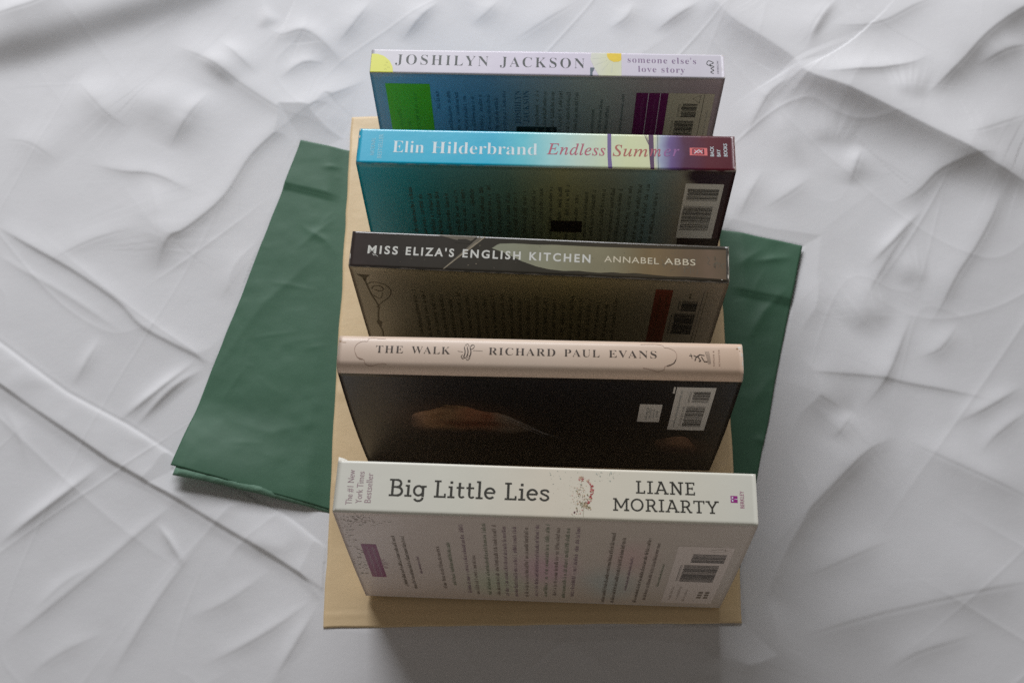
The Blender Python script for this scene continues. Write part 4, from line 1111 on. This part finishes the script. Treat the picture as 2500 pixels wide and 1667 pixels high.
# turned-up corner at the head of the front hinge
P_ = [b.point(u, v, l) for u, v, l in ((-103.2, b.sv(-13.3), .0), (-98.2, b.sv(-13.3), .02), (-98.6, b.sv(-13.44) - .5, .3), (-103.4, b.sv(-13.44) - 1.0, 2.2), (-103.3, b.sv(-13.44) - .2, 1.0), (-100.6, b.sv(-13.44) - .4, 1.2))]
mesh_object('turned_corner', P_, [(0, 4, 3, 5), (0, 5, 2, 1)], sp, b.front)
pt = material('ink_taupe', srgb(150, 135, 125), .4); pg = material('ink_moss', srgb(142, 148, 126), .4); ps = material('ink_plum_grey', srgb(158, 134, 142), .4); pr = material('ink_mulberry', srgb(136, 70, 104), .4, mottle=.08)
p = Print(b)
for k in range(150):
    q = rs.rand()
    if q < .45:
        u, d = -92 + rs.normal(0, 6), 11 + rs.normal(0, 5)
    else:
        u, d = -98.5 + rs.normal(0, 2.2), rs.uniform(8, 98)
    if u < -102.6 or d < 1.5:
        continue
    l = rs.uniform(.5, 2.2); a = rs.uniform(0, 3.1)
    p.line('c', [(u, d), (u + l * math.cos(a), d + l * math.sin(a))], rs.uniform(.15, .55), pt if k % 4 else pg, k * .0006)
p.done('speckle_print', b.back)
p = Print(b); p.rect('c', -94.8, 45, -86.8, 100.5, pr, 0, 1, 4); p.blurb('c', -91.6, 48, 98, 1.5, ps, 150); p.blurb('c', -88.6, 48, 98, 1.5, ps, 151)
for k in range(14):
    p.line('c', [(-86.5, 70 + k), (-84.6 + rs.normal(0, .8), 68 + k * 1.3)], .18, pr, k * .002)
p.done('mulberry_panel', b.back)
p = Print(b)
dkx = material('ink_slate_brown', srgb(128, 116, 104), .4)
p.blurb('c', -76.0, 31, 117, 2.2, dkx, 160); p.blurb('c', -71.2, 31, 121, 2.2, dkx, 161); p.blurb('c', -66.0, 62, 92, 1.6, ps, 162)
cols = [pt, pg, ps, pt, pg, pt, ps, ps, pt, ps, pg]
for k, (uu, d0, d1) in enumerate([(-55, 45, 120), (-49.3, 37, 112), (-41.3, 11.8, 126), (-36.8, 57, 128), (-30, 9, 130), (-24.8, 10, 129), (-20, 13, 130), (-14.8, 12.6, 130), (-8.8, 12, 130), (-3.4, 9, 128), (1.8, 8, 129), (7, 12, 127), (12, 12.6, 130), (17, 10.5, 126)]):
    p.blurb('c', uu + 1, d0, d1, 2.3, cols[k % 11], 170 + k, .9); 
p.blurb('c', 35.8, 15.2, 136, 2.3, dkx, 190); p.blurb('c', 41.3, 23, 136, 2.3, dkx, 191); p.blurb('c', 54, 21.7, 134, 2.2, dkx, 192); p.blurb('c', 59, 28, 128, 2.2, pt, 193); p.blurb('c', 47, 50, 110, 1.6, ps, 194); p.blurb('c', 64, 60, 100, 1.4, pg, 195)
p.done('blurb_text', b.back)
lw = material('label_blush', srgb(226, 212, 202), .45)
p = Print(b); p.rect('c', 68.3, 32.2, 96.8, 132, lw, 0, 2, 8); p.barcode(76.8, 43.3, 94.2, 56.5, M_DARK, 45, False); p.barcode(74.2, 60.5, 92.4, 89.5, M_DARK, 46)
p.line('c', [(85, 36), (92, 34.4), (92.8, 38.4), (86, 39.6)], .2, pt, .02); p.line('c', [(84, 38), (89, 35), (94, 37)], .2, pt, .03)
p.blurb('c', 73, 98, 126, 1.6, pt, 200); p.blurb('c', 77, 98, 126, 1.6, pt, 201); p.blurb('c', 81, 104, 128, 1.6, pt, 202)
for k in range(3):
    p.rect('c', 87.2, 107.5 + k * 5, 89.8, 111 + k * 5, dkx, .02); p.rect('c', 91, 107.5 + k * 5, 93.4, 111 + k * 5, dkx, .02)
p.done('barcode_label', b.back)
